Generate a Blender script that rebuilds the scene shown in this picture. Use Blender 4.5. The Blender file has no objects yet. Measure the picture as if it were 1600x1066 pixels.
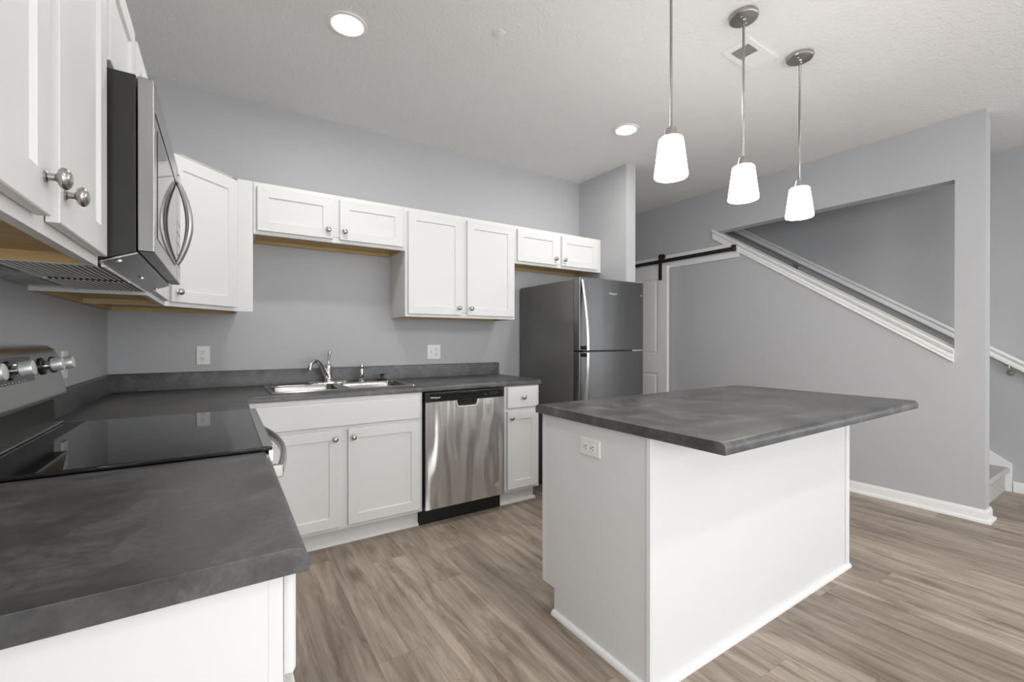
import bpy, bmesh, math, random
from mathutils import Vector, Matrix

random.seed(7)
sc = bpy.context.scene
COL = sc.collection
PI = math.pi
R = math.radians

# ------------------------------------------------------------------ camera
CAM = Vector((0.539, -3.302, 1.209))
cam_d = bpy.data.cameras.new('camera')
cam_d.sensor_width = 36.0
cam_d.sensor_fit = 'HORIZONTAL'
cam_d.lens = 693.3 / 1600.0 * 36.0
cam_d.clip_start = 0.02
cam = bpy.data.objects.new('camera', cam_d)
COL.objects.link(cam)
_yaw, _pit, _rol = R(56.92), R(-0.139), R(0.028)
_f = Vector((math.cos(_yaw) * math.cos(_pit), math.sin(_yaw) * math.cos(_pit), math.sin(_pit)))
_r0 = Vector((math.sin(_yaw), -math.cos(_yaw), 0))
_u0 = _r0.cross(_f)
_r = _r0 * math.cos(_rol) + _u0 * math.sin(_rol)
_u = _u0 * math.cos(_rol) - _r0 * math.sin(_rol)
M3 = Matrix((_r, _u, -_f)).transposed().to_4x4()
cam.matrix_world = Matrix.Translation(CAM) @ M3
sc.camera = cam

# ------------------------------------------------------------------ colour management
sc.view_settings.view_transform = 'Standard'
sc.view_settings.look = 'None'
sc.view_settings.exposure = 0.15
sc.view_settings.gamma = 1.0
sc.view_settings.use_curve_mapping = False
sc.cycles.use_denoising = True
sc.cycles.max_bounces = 10
sc.cycles.diffuse_bounces = 6
sc.cycles.sample_clamp_indirect = 8.0
sc.cycles.caustics_reflective = False
sc.cycles.caustics_refractive = False

# ------------------------------------------------------------------ daylight
CEIL = 2.743
ROOM_Y0 = -6.3          # wall behind the camera
FAR_X = 5.82            # stairwell wall
world = bpy.data.worlds.new('world')
sc.world = world
world.use_nodes = True
bg = world.node_tree.nodes['Background']
bg.inputs[0].default_value = (0.86, 0.93, 1.0, 1)
bg.inputs[1].default_value = 1.5

# window openings in the wall behind the camera: x0, x1, z0, z1, watts
WINDOWS = [(0.55, 2.75, 0.08, 2.2, 64), (3.5, 5.3, 0.55, 2.25, 34)]
# unseen window added for fill light in the side wall past the stairs: y0, y1, z0, z1, watts
ADDED_SIDEWIN = (-5.7, -3.9, 0.6, 2.25, 14)
# window added in the range wall behind the camera to lighten the island end
ADDED_LEFTWIN = (-5.6, -3.7, 0.5, 2.25, 54)


def daylight(w, size, loc, rot):
    ld = bpy.data.lights.new('daylight', 'AREA')
    ld.shape = 'RECTANGLE'
    ld.size, ld.size_y = size
    ld.energy = w
    ld.color = (0.98, 0.99, 1.0)
    lo = bpy.data.objects.new('daylight', ld)
    COL.objects.link(lo)
    lo.location = loc
    lo.rotation_euler = rot


for x0, x1, z0, z1, w in WINDOWS:
    daylight(w, (x1 - x0, z1 - z0), ((x0 + x1) / 2, ROOM_Y0 - 0.25, (z0 + z1) / 2), (R(90), 0, 0))
y0, y1, z0, z1, w = ADDED_SIDEWIN
daylight(w, (y1 - y0, z1 - z0), (FAR_X + 0.25, (y0 + y1) / 2, (z0 + z1) / 2), (R(90), 0, R(90)))  # fill lamp of the added side window
y0, y1, z0, z1, w = ADDED_LEFTWIN
daylight(w, (y1 - y0, z1 - z0), (-0.25, (y0 + y1) / 2, (z0 + z1) / 2), (R(90), 0, R(-90)))  # fill lamp of the added range-wall window
DOWNLIGHT = 195.0
PENDANT = 27.0


# ------------------------------------------------------------------ materials
def mat(name, col, rough=0.5, metal=0.0, spec=0.5, coat=0.0):
    m = bpy.data.materials.new(name)
    m.use_nodes = True
    b = m.node_tree.nodes['Principled BSDF']
    b.inputs['Base Color'].default_value = (*col, 1)
    b.inputs['Roughness'].default_value = rough
    b.inputs['Metallic'].default_value = metal
    b.inputs['Specular IOR Level'].default_value = spec
    b.inputs['Coat Weight'].default_value = coat
    return m


def N(m, t, **kw):
    n = m.node_tree.nodes.new(t)
    for k, v in kw.items():
        setattr(n, k, v)
    return n


def L(m, a, b):
    m.node_tree.links.new(a, b)


def bsdf(m):
    return m.node_tree.nodes['Principled BSDF']


def coords(m, scale=(1, 1, 1), loc=(0, 0, 0)):
    g = N(m, 'ShaderNodeNewGeometry')
    mp = N(m, 'ShaderNodeMapping')
    mp.inputs['Scale'].default_value = scale
    mp.inputs['Location'].default_value = loc
    L(m, g.outputs['Position'], mp.inputs['Vector'])
    return mp.outputs['Vector']


def noise(m, vec, scale, detail=4, rough=0.55, dist=0.0):
    n = N(m, 'ShaderNodeTexNoise')
    n.inputs['Scale'].default_value = scale
    n.inputs['Detail'].default_value = detail
    n.inputs['Roughness'].default_value = rough
    n.inputs['Distortion'].default_value = dist
    L(m, vec, n.inputs['Vector'])
    return n.outputs['Fac']


def ramp(m, fac, stops):
    r = N(m, 'ShaderNodeValToRGB')
    els = r.color_ramp.elements
    while len(els) < len(stops):
        els.new(0.5)
    for e, (p, c) in zip(els, stops):
        e.position = p
        e.color = (*c, 1)
    L(m, fac, r.inputs['Fac'])
    return r.outputs['Color']


def bump(m, h, strength, dist=0.002):
    b = N(m, 'ShaderNodeBump')
    b.inputs['Strength'].default_value = strength
    b.inputs['Distance'].default_value = dist
    L(m, h, b.inputs['Height'])
    L(m, b.outputs['Normal'], bsdf(m).inputs['Normal'])


def math_node(m, op, a, b=None, c=None):
    n = N(m, 'ShaderNodeMath', operation=op)
    for i, v in enumerate((a, b, c)):
        if v is None:
            continue
        if isinstance(v, (int, float)):
            n.inputs[i].default_value = v
        else:
            L(m, v, n.inputs[i])
    return n.outputs[0]


def mixc(m, mode, fac, a, b):
    n = N(m, 'ShaderNodeMix', data_type='RGBA', blend_type=mode)
    for key, v in ((0, fac), (6, a), (7, b)):
        if isinstance(v, (int, float)):
            n.inputs[key].default_value = v
        elif isinstance(v, tuple):
            n.inputs[key].default_value = (*v, 1)
        else:
            L(m, v, n.inputs[key])
    return n.outputs[2]


WHITE = mat('white_cabinet_paint', (0.745, 0.745, 0.741), 0.5, spec=0.35)
TRIM = mat('white_trim_paint', (0.82, 0.82, 0.815), 0.4)

WALL = mat('grey_wall_paint', (0.475, 0.48, 0.49), 0.55, spec=0.35)
bump(WALL, noise(WALL, coords(WALL), 260, 2), 0.12, 0.001)

CEILM = mat('ceiling_texture', (0.82, 0.815, 0.805), 0.8, spec=0.2)
_c = coords(CEILM)
_h = math_node(CEILM, 'ADD', noise(CEILM, _c, 95, 3), math_node(CEILM, 'MULTIPLY', noise(CEILM, _c, 38, 2), 0.6))
bump(CEILM, _h, 1.0, 0.006)


def floor_material():
    m = mat('vinyl_plank_floor', (0.4, 0.33, 0.27), 0.42, spec=0.45)
    g = N(m, 'ShaderNodeNewGeometry')
    s = N(m, 'ShaderNodeSeparateXYZ')
    L(m, g.outputs['Position'], s.inputs[0])
    W, LEN = 0.1875, 1.22
    xs = math_node(m, 'DIVIDE', math_node(m, 'ADD', s.outputs['X'], 20 * W - 2.148 + 0.0), W)
    row = math_node(m, 'FLOOR', xs)
    fx = math_node(m, 'SUBTRACT', xs, row)
    wn = N(m, 'ShaderNodeTexWhiteNoise', noise_dimensions='1D')
    L(m, row, wn.inputs['W'])
    ys = math_node(m, 'ADD', math_node(m, 'DIVIDE', s.outputs['Y'], LEN), math_node(m, 'MULTIPLY', wn.outputs['Value'], 7.0))
    colm = math_node(m, 'FLOOR', ys)
    fy = math_node(m, 'SUBTRACT', ys, colm)
    wn2 = N(m, 'ShaderNodeTexWhiteNoise', noise_dimensions='2D')
    cv = N(m, 'ShaderNodeCombineXYZ')
    L(m, row, cv.inputs[0])
    L(m, colm, cv.inputs[1])
    L(m, cv.outputs[0], wn2.inputs['Vector'])
    rnd = wn2.outputs['Value']
    # grain runs along y; each plank shifts the pattern
    gv = N(m, 'ShaderNodeCombineXYZ')
    L(m, math_node(m, 'MULTIPLY', s.outputs['X'], 9.0), gv.inputs[0])
    L(m, math_node(m, 'MULTIPLY', s.outputs['Y'], 0.9), gv.inputs[1])
    L(m, math_node(m, 'MULTIPLY', rnd, 37.0), gv.inputs[2])
    n1 = noise(m, gv.outputs[0], 2.0, 6, 0.62, 0.9)
    gv2 = N(m, 'ShaderNodeCombineXYZ')
    L(m, math_node(m, 'MULTIPLY', s.outputs['X'], 110.0), gv2.inputs[0])
    L(m, math_node(m, 'MULTIPLY', s.outputs['Y'], 3.2), gv2.inputs[1])
    L(m, math_node(m, 'MULTIPLY', rnd, 53.0), gv2.inputs[2])
    n2 = noise(m, gv2.outputs[0], 1.0, 3, 0.6, 0.3)
    gv3 = N(m, 'ShaderNodeCombineXYZ')
    L(m, math_node(m, 'MULTIPLY', s.outputs['X'], 4.2), gv3.inputs[0])
    L(m, math_node(m, 'MULTIPLY', s.outputs['Y'], 1.7), gv3.inputs[1])
    L(m, math_node(m, 'MULTIPLY', rnd, 91.0), gv3.inputs[2])
    n3 = noise(m, gv3.outputs[0], 1.6, 5, 0.7, 1.6)
    base = ramp(m, n1, [(0.30, (0.195, 0.150, 0.118)), (0.5, (0.360, 0.298, 0.242)), (0.70, (0.500, 0.428, 0.360))])
    knots = ramp(m, n3, [(0.60, (1, 1, 1)), (0.72, (0.62, 0.55, 0.49))])
    c1 = mixc(m, 'MULTIPLY', 1.0, base, knots)
    gv4 = N(m, 'ShaderNodeCombineXYZ')
    L(m, math_node(m, 'ADD', math_node(m, 'MULTIPLY', s.outputs['X'], 5.0), math_node(m, 'MULTIPLY', n1, 0.35)), gv4.inputs[0])
    L(m, math_node(m, 'ADD', math_node(m, 'MULTIPLY', s.outputs['Y'], 2.3), math_node(m, 'MULTIPLY', n3, 0.35)), gv4.inputs[1])
    L(m, math_node(m, 'MULTIPLY', rnd, 17.0), gv4.inputs[2])
    vo = N(m, 'ShaderNodeTexVoronoi')
    vo.inputs['Scale'].default_value = 1.0
    L(m, gv4.outputs[0], vo.inputs['Vector'])
    kd = math_node(m, 'ADD', vo.outputs['Distance'], math_node(m, 'MULTIPLY', math_node(m, 'SUBTRACT', n2, 0.5), 0.16))
    kmask = ramp(m, kd, [(0.05, (1, 1, 1)), (0.26, (0, 0, 0))])
    sx = N(m, 'ShaderNodeSeparateXYZ')
    L(m, vo.outputs['Color'], sx.inputs[0])
    gate = math_node(m, 'GREATER_THAN', sx.outputs[0], 0.45)
    c1 = mixc(m, 'MULTIPLY', math_node(m, 'MULTIPLY', math_node(m, 'MULTIPLY', kmask, gate), 0.75), c1, (0.42, 0.36, 0.31))
    fine = ramp(m, n2, [(0.3, (0.82, 0.80, 0.78)), (0.65, (1.06, 1.06, 1.06))])
    c2 = mixc(m, 'MULTIPLY', 0.9, c1, fine)
    tone = ramp(m, rnd, [(0.0, (0.80, 0.785, 0.77)), (1.0, (1.14, 1.135, 1.13))])
    c3 = mixc(m, 'MULTIPLY', 1.0, c2, tone)
    # plank joints
    ex = math_node(m, 'MINIMUM', fx, math_node(m, 'SUBTRACT', 1.0, fx))
    ey = math_node(m, 'MULTIPLY', math_node(m, 'MINIMUM', fy, math_node(m, 'SUBTRACT', 1.0, fy)), LEN / W)
    e = math_node(m, 'MINIMUM', ex, ey)
    joint = math_node(m, 'LESS_THAN', e, 0.008)
    c4 = mixc(m, 'MULTIPLY', math_node(m, 'MULTIPLY', joint, 0.28), c3, (0.35, 0.3, 0.26))
    L(m, c4, bsdf(m).inputs['Base Color'])
    hgt = math_node(m, 'SUBTRACT', math_node(m, 'MULTIPLY', n2, 0.4), joint)
    bump(m, hgt, 0.18, 0.0012)
    return m


FLOORM = floor_material()


def laminate():
    m = mat('charcoal_laminate', (0.06, 0.058, 0.057), 0.36, spec=0.65)
    v = coords(m, (1, 1, 1))
    a = noise(m, v, 7, 8, 0.68, 0.8)
    b = noise(m, v, 70, 4, 0.6)
    c = math_node(m, 'ADD', math_node(m, 'MULTIPLY', a, 0.75), math_node(m, 'MULTIPLY', b, 0.25))
    col = ramp(m, c, [(0.36, (0.034, 0.034, 0.035)), (0.50, (0.066, 0.065, 0.065)), (0.64, (0.135, 0.133, 0.131))])
    L(m, col, bsdf(m).inputs['Base Color'])
    rr = ramp(m, a, [(0.3, (0.30, 0.30, 0.30)), (0.7, (0.46, 0.46, 0.46))])
    L(m, rr, bsdf(m).inputs['Roughness'])
    bump(m, b, 0.08, 0.0006)
    return m


COUNTER = laminate()


def brushed(name, col, rough, axis, strength=0.25, warp=0.0, aniso=0.6):
    """metal brushed along one world axis: fine scratches blur reflections across that axis"""
    m = mat(name, col, rough, 1.0)
    sc_ = {'x': (4, 900, 900), 'y': (900, 4, 900), 'z': (900, 900, 4)}[axis]
    g = N(m, 'ShaderNodeNewGeometry')
    mp = N(m, 'ShaderNodeMapping')
    mp.inputs['Scale'].default_value = sc_
    L(m, g.outputs['Position'], mp.inputs['Vector'])
    h = noise(m, mp.outputs['Vector'], 1.0, 2)
    if warp:
        mp2 = N(m, 'ShaderNodeMapping')
        mp2.inputs['Scale'].default_value = (7, 7, 1.6)
        L(m, g.outputs['Position'], mp2.inputs['Vector'])
        w = noise(m, mp2.outputs['Vector'], 1.0, 1)
        b0 = N(m, 'ShaderNodeBump')
        b0.inputs['Strength'].default_value = 1.0
        b0.inputs['Distance'].default_value = warp
        L(m, w, b0.inputs['Height'])
    b = N(m, 'ShaderNodeBump')
    b.inputs['Strength'].default_value = strength
    b.inputs['Distance'].default_value = 0.0004
    L(m, h, b.inputs['Height'])
    if warp:
        L(m, b0.outputs['Normal'], b.inputs['Normal'])
    L(m, b.outputs['Normal'], bsdf(m).inputs['Normal'])
    bsdf(m).inputs['Anisotropic'].default_value = aniso
    cv = N(m, 'ShaderNodeCombineXYZ')                    # scratches blur reflections up and down
    cv.inputs[2].default_value = 1.0
    L(m, cv.outputs[0], bsdf(m).inputs['Tangent'])
    return m


STEEL = brushed('brushed_stainless', (0.66, 0.645, 0.625), 0.30, 'x', 0.08, 0.05, 0.96)
STEEL_F = brushed('fridge_stainless', (0.19, 0.19, 0.19), 0.34, 'x', 0.2, 0.003, 0.6)
STEEL_Y = brushed('range_stainless', (0.50, 0.495, 0.485), 0.24, 'y', 0.3)
STEEL_M = brushed('microwave_stainless', (0.42, 0.415, 0.41), 0.22, 'y', 0.03, 0.0, 0.3)
KNOBM = mat('knob_steel', (0.85, 0.85, 0.84), 0.42, 0.6)
SINKM = brushed('sink_stainless', (0.38, 0.372, 0.36), 0.2, 'x', 0.2)
NICKEL = mat('brushed_nickel', (0.46, 0.44, 0.415), 0.28, 1.0)
CHROME = mat('chrome', (0.75, 0.74, 0.72), 0.08, 1.0)
ALU = mat('dull_aluminium', (0.86, 0.86, 0.85), 0.5, 0.0)
BRIGHT = mat('bright_plated_lip', (0.85, 0.85, 0.84), 0.3, 0.5)
HANDLEM = mat('handle_steel', (0.50, 0.495, 0.485), 0.34, 1.0)
RODM = mat('pendant_rod_nickel', (0.34, 0.33, 0.315), 0.16, 1.0)
PALEMETAL = mat('pale_metal', (0.78, 0.78, 0.77), 0.3, 1.0)
DARKSIDE = mat('dark_grey_enamel', (0.135, 0.135, 0.13), 0.25)
BLACK = mat('black_plastic', (0.012, 0.012, 0.012), 0.35)
BLACKMETAL = mat('black_iron', (0.016, 0.015, 0.014), 0.5)
GLASSBLACK = mat('black_glass', (0.012, 0.012, 0.012), 0.03, spec=0.6)
CASEBLACK = mat('black_case', (0.022, 0.022, 0.020), 0.3)
PLASTIC = mat('white_plastic', (0.80, 0.79, 0.76), 0.3)
SLOT = mat('dark_slot', (0.05, 0.045, 0.04), 0.6)
INK = mat('white_ink', (0.62, 0.62, 0.62), 0.5)
GREYINK = mat('grey_ink', (0.30, 0.30, 0.30), 0.5)
GAP = mat('dark_gap', (0.02, 0.02, 0.02), 0.7)
HOLE = mat('duct_dark', (0.06, 0.06, 0.055), 0.8)


def maple():
    m = mat('raw_maple', (0.5, 0.36, 0.18), 0.55)
    v = coords(m, (3, 26, 26))
    n = noise(m, v, 1.5, 5, 0.6, 0.5)
    L(m, ramp(m, n, [(0.3, (0.46, 0.31, 0.13)), (0.7, (0.62, 0.45, 0.22))]), bsdf(m).inputs['Base Color'])
    return m


MAPLE = maple()
CARPET = mat('grey_carpet', (0.36, 0.355, 0.35), 0.95, spec=0.1)
_v = coords(CARPET)
L(CARPET, ramp(CARPET, noise(CARPET, _v, 120, 4, 0.8), [(0.3, (0.42, 0.415, 0.41)), (0.7, (0.72, 0.715, 0.705))]), bsdf(CARPET).inputs['Base Color'])
bump(CARPET, noise(CARPET, _v, 320, 3), 0.9, 0.004)


def emit(name, col, s):
    m = mat(name, col, 0.4)
    bsdf(m).inputs['Emission Color'].default_value = (*col, 1)
    bsdf(m).inputs['Emission Strength'].default_value = s
    return m


LED = emit('led_lens', (1.0, 0.98, 0.95), DOWNLIGHT)
SHADE = emit('lit_opal_glass', (1.0, 0.98, 0.955), PENDANT)
CLOCK = emit('clock_digits', (0.55, 0.7, 1.0), 1.6)


def pane_material():
    m = bpy.data.materials.new('window_pane')
    m.use_nodes = True
    nt = m.node_tree
    nt.nodes.clear()
    o = nt.nodes.new('ShaderNodeOutputMaterial')
    mx = nt.nodes.new('ShaderNodeMixShader')
    t = nt.nodes.new('ShaderNodeBsdfTransparent')
    g = nt.nodes.new('ShaderNodeBsdfGlossy')
    g.inputs['Roughness'].default_value = 0.02
    mx.inputs[0].default_value = 0.05
    nt.links.new(t.outputs[0], mx.inputs[1])
    nt.links.new(g.outputs[0], mx.inputs[2])
    nt.links.new(mx.outputs[0], o.inputs[0])
    return m


PANE = pane_material()


# ------------------------------------------------------------------ mesh helpers
def box(bm, x0, x1, y0, y1, z0, z1):
    x0, x1 = min(x0, x1), max(x0, x1)
    y0, y1 = min(y0, y1), max(y0, y1)
    z0, z1 = min(z0, z1), max(z0, z1)
    v = [bm.verts.new(p) for p in ((x0, y0, z0), (x1, y0, z0), (x1, y1, z0), (x0, y1, z0),
                                   (x0, y0, z1), (x1, y0, z1), (x1, y1, z1), (x0, y1, z1))]
    for f in ((0, 3, 2, 1), (4, 5, 6, 7), (0, 1, 5, 4), (1, 2, 6, 5), (2, 3, 7, 6), (3, 0, 4, 7)):
        bm.faces.new([v[i] for i in f])


def prism(bm, pts, axis, a0, a1):
    """extrude a 2-D polygon along an axis; pts are the two other coordinates in xyz order"""
    def P(p, a):
        if axis == 'x':
            return (a, p[0], p[1])
        if axis == 'y':
            return (p[0], a, p[1])
        return (p[0], p[1], a)
    A = [bm.verts.new(P(p, a0)) for p in pts]
    B = [bm.verts.new(P(p, a1)) for p in pts]
    n = len(pts)
    bm.faces.new(A)
    bm.faces.new(list(reversed(B)))
    for i in range(n):
        bm.faces.new((A[i], B[i], B[(i + 1) % n], A[(i + 1) % n]))


def frame_of(axis):
    a = Vector(axis).normalized()
    t = Vector((0, 0, 1)) if abs(a.z) < 0.9 else Vector((1, 0, 0))
    u = t.cross(a).normalized()
    return a, u, a.cross(u)


def lathe(bm, prof, origin, axis=(0, 0, 1), n=32, caps=True):
    """prof: (radius, distance along axis)"""
    a, u, w = frame_of(axis)
    o = Vector(origin)
    rings = []
    for r, d in prof:
        rings.append([bm.verts.new(o + a * d + (u * math.cos(2 * PI * k / n) + w * math.sin(2 * PI * k / n)) * max(r, 1e-5)) for k in range(n)])
    for A, B in zip(rings, rings[1:]):
        for k in range(n):
            bm.faces.new((A[k], A[(k + 1) % n], B[(k + 1) % n], B[k]))
    if caps:
        bm.faces.new(list(reversed(rings[0])))
        bm.faces.new(rings[-1])


def smooth_path(pts, n=8):
    P = [Vector(p) for p in pts]
    P = [P[0] * 2 - P[1]] + P + [P[-1] * 2 - P[-2]]
    out = []
    for i in range(1, len(P) - 2):
        p0, p1, p2, p3 = P[i - 1:i + 3]
        for k in range(n):
            t = k / n
            out.append(0.5 * ((2 * p1) + (p2 - p0) * t + (2 * p0 - 5 * p1 + 4 * p2 - p3) * t * t + (3 * p1 - p0 - 3 * p2 + p3) * t ** 3))
    out.append(P[-2])
    return out


def tube(bm, path, rad, n=14, flat=None, up=None):
    """round (or flattened) tube; rad is a number or list; flat=(ru, rv) gives an elliptical section"""
    path = [Vector(p) for p in path]
    m = len(path)
    rings = []
    ref = Vector(up) if up else None
    for i, p in enumerate(path):
        d = (path[min(i + 1, m - 1)] - path[max(i - 1, 0)]).normalized()
        if ref is None:
            ref = Vector((0, 0, 1)) if abs(d.z) < 0.9 else Vector((1, 0, 0))
        u = (ref - d * ref.dot(d)).normalized()
        w = d.cross(u)
        if not up:
            ref = u
        r = rad[i] if isinstance(rad, (list, tuple)) else rad
        ru, rv = (r * flat[0], r * flat[1]) if flat else (r, r)
        rings.append([bm.verts.new(p + u * math.cos(2 * PI * k / n) * ru + w * math.sin(2 * PI * k / n) * rv) for k in range(n)])
    for A, B in zip(rings, rings[1:]):
        for k in range(n):
            bm.faces.new((A[k], A[(k + 1) % n], B[(k + 1) % n], B[k]))
    bm.faces.new(list(reversed(rings[0])))
    bm.faces.new(rings[-1])


def new():
    return bmesh.new()


ROOT_LOC = {}


def finish(bm, smooth=None):
    bmesh.ops.recalc_face_normals(bm, faces=bm.faces)
    return bm


def obj(name, bm, material, parent=None, bevel=0.0, smooth=True, segs=2):
    """link one bmesh as one object. Shapes are given in the frame of the thing's root."""
    finish(bm)
    me = bpy.data.meshes.new(name)
    bm.to_mesh(me)
    bm.free()
    me.materials.append(material)
    o = bpy.data.objects.new(name, me)
    COL.objects.link(o)
    if smooth:
        me.shade_smooth()
        me.set_sharp_from_angle(angle=R(35))
    if bevel:
        md = o.modifiers.new('edge', 'BEVEL')
        md.width = bevel
        md.segments = segs
        md.limit_method = 'ANGLE'
        md.angle_limit = R(40)
        md.harden_normals = True
    if parent is not None:
        o.parent = parent
    return o


def thing(name, label, cat, loc=(0, 0, 0), rotz=0.0, group=None):
    o = bpy.data.objects.new(name, None)
    o.empty_display_size = 0.1
    COL.objects.link(o)
    o.location = loc
    o.rotation_euler = (0, 0, rotz)
    o['label'] = label
    o['category'] = cat
    if group:
        o['group'] = group
    return o


def tag(o, label, cat, group=None):
    o['label'] = label
    o['category'] = cat
    if group:
        o['group'] = group
    return o


def struct(name, bm, material, bevel=0.0, parent=None):
    o = obj(name, bm, material, parent, bevel)
    if parent is None:
        o['kind'] = 'structure'
    return o


def copy_tree(o, parent=None):
    c = o.copy()
    COL.objects.link(c)
    if parent is not None:
        c.parent = parent
    for ch in list(o.children):
        copy_tree(ch, c)
    return c


def text_bm(s, size, origin, xdir, ydir, depth=0.0006, bold=False):
    cu = bpy.data.curves.new('lettering', 'FONT')
    cu.body = s
    cu.size = size
    cu.extrude = depth / 2
    cu.align_x = 'CENTER'
    cu.align_y = 'CENTER'
    if bold:
        cu.offset = size * 0.02
    t = bpy.data.objects.new('lettering', cu)
    COL.objects.link(t)
    dg = bpy.context.evaluated_depsgraph_get()
    me = bpy.data.meshes.new_from_object(t.evaluated_get(dg))
    bpy.data.objects.remove(t)
    xd, yd = Vector(xdir).normalized(), Vector(ydir).normalized()
    zd = xd.cross(yd)
    mw = Matrix((xd, yd, zd)).transposed().to_4x4()
    me.transform(Matrix.Translation(Vector(origin)) @ mw)
    bm = new()
    bm.from_mesh(me)
    bpy.data.meshes.remove(me)
    return bm


# ------------------------------------------------------------------ room shell
ST_TOE = -2.485
ROOM_X1 = FAR_X
STAIR_X0, STAIR_X1 = 4.765, 4.88     # wall between kitchen and stairs
WALL_END = -2.552                    # near end of that wall
HALL_Y = 1.7
STUB_X0, STUB_X1, STUB_Y = 3.475, 3.59, -0.612

b = new(); box(b, -0.15, FAR_X + 0.15, ROOM_Y0 - 0.15, HALL_Y + 0.15, -0.08, 0.0)
struct('floor', b, FLOORM)
b = new()
prism(b, [(-0.15, ROOM_Y0 - 0.15), (FAR_X + 0.15, ROOM_Y0 - 0.15), (FAR_X + 0.15, -2.05), (STAIR_X1, -2.05), (STAIR_X1, HALL_Y + 0.15), (-0.15, HALL_Y + 0.15)], 'z', CEIL, CEIL + 0.1)
struct('ceiling', b, CEILM)

ly0, ly1, lz0, lz1, lw = ADDED_LEFTWIN
b = new()
box(b, -0.15, 0.0, ly1, 0.15, 0, CEIL)
box(b, -0.15, 0.0, ROOM_Y0 - 0.15, ly0, 0, CEIL)
box(b, -0.15, 0.0, ly0, ly1, 0, lz0)
box(b, -0.15, 0.0, ly0, ly1, lz1, CEIL)
struct('wall_left', b, WALL)
b = new()
t = 0.05
box(b, -0.10, -0.04, ly0, ly1, lz0, lz0 + t); box(b, -0.10, -0.04, ly0, ly1, lz1 - t, lz1)
box(b, -0.10, -0.04, ly0, ly0 + t, lz0, lz1); box(b, -0.10, -0.04, ly1 - t, ly1, lz0, lz1)
box(b, -0.10, -0.04, (ly0 + ly1) / 2 - 0.035, (ly0 + ly1) / 2 + 0.035, lz0, lz1)
wf = struct('window_4', b, TRIM)  # frame of the added window, out of view
b = new(); box(b, -0.075, -0.07, ly0 + t, ly1 - t, lz0 + t, lz1 - t)
obj('pane', b, PANE, wf)
b = new(); box(b, 0.0, STUB_X1, 0.0, 0.12, 0, CEIL); struct('wall_back', b, WALL)
b = new(); box(b, STUB_X0, STUB_X1, STUB_Y, 0.0, 0, CEIL); struct('wall_alcove', b, WALL)
b = new(); box(b, STUB_X1 - 0.12, STUB_X1, 0.12, HALL_Y, 0, CEIL); box(b, STUB_X1 - 0.12, STAIR_X0, HALL_Y, HALL_Y + 0.12, 0, CEIL)
struct('wall_hall', b, WALL)

# wall below and around the stair opening
OP_Y0, OP_Z1 = -2.403, 2.315
SLOPE = 0.664


def op_z(y):                          # lower edge of the opening
    return 1.118 + SLOPE * (y - OP_Y0)


OP_Y1 = OP_Y0 + (OP_Z1 - 1.118) / SLOPE
b = new()
prism(b, [(WALL_END, 0), (OP_Y0, 0), (OP_Y0, op_z(OP_Y0)), (OP_Y0, OP_Z1), (OP_Y0, CEIL), (WALL_END, CEIL)], 'x', STAIR_X0, STAIR_X1)
prism(b, [(OP_Y0, OP_Z1), (OP_Y1, OP_Z1), (OP_Y1, CEIL), (OP_Y0, CEIL)], 'x', STAIR_X0, STAIR_X1)
prism(b, [(OP_Y0, 0), (OP_Y1, 0), (OP_Y1, OP_Z1), (OP_Y0, op_z(OP_Y0))], 'x', STAIR_X0, STAIR_X1)
prism(b, [(OP_Y1, 0), (HALL_Y, 0), (HALL_Y, CEIL), (OP_Y1, CEIL), (OP_Y1, OP_Z1)], 'x', STAIR_X0, STAIR_X1)
struct('wall_right', b, WALL)

# stairwell
sy0, sy1, sz0, sz1, sw = ADDED_SIDEWIN
b = new()
box(b, FAR_X, FAR_X + 0.15, sy1, 2.6, 0, 5.3)
box(b, FAR_X, FAR_X + 0.15, ROOM_Y0 - 0.15, sy0, 0, 5.3)
box(b, FAR_X, FAR_X + 0.15, sy0, sy1, 0, sz0)
box(b, FAR_X, FAR_X + 0.15, sy0, sy1, sz1, 5.3)
struct('wall_stairwell', b, WALL)
b = new()
t = 0.05
xa, xb = FAR_X + 0.04, FAR_X + 0.10
box(b, xa, xb, sy0, sy1, sz0, sz0 + t); box(b, xa, xb, sy0, sy1, sz1 - t, sz1)
box(b, xa, xb, sy0, sy0 + t, sz0, sz1); box(b, xa, xb, sy1 - t, sy1, sz0, sz1)
ym = (sy0 + sy1) / 2
box(b, xa, xb, ym - 0.035, ym + 0.035, sz0, sz1)
wf = struct('window_3', b, TRIM)  # unseen window, put in for extra room light
b = new(); box(b, FAR_X + 0.07, FAR_X + 0.075, sy0 + t, sy1 - t, sz0 + t, sz1 - t)
obj('pane', b, PANE, wf)
b = new()
box(b, STAIR_X0, FAR_X + 0.15, 2.5, 2.62, 0, 5.3)
box(b, STAIR_X0, STAIR_X1, -2.05, 2.5, CEIL + 0.1, 5.3)
box(b, STAIR_X1, FAR_X, -2.17, -2.05, CEIL + 0.1, 5.3)
struct('wall_upstairs', b, WALL)
b = new(); box(b, STAIR_X0, FAR_X + 0.15, -2.17, 2.62, 5.3, 5.4); struct('ceiling_stairwell', b, CEILM)

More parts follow.
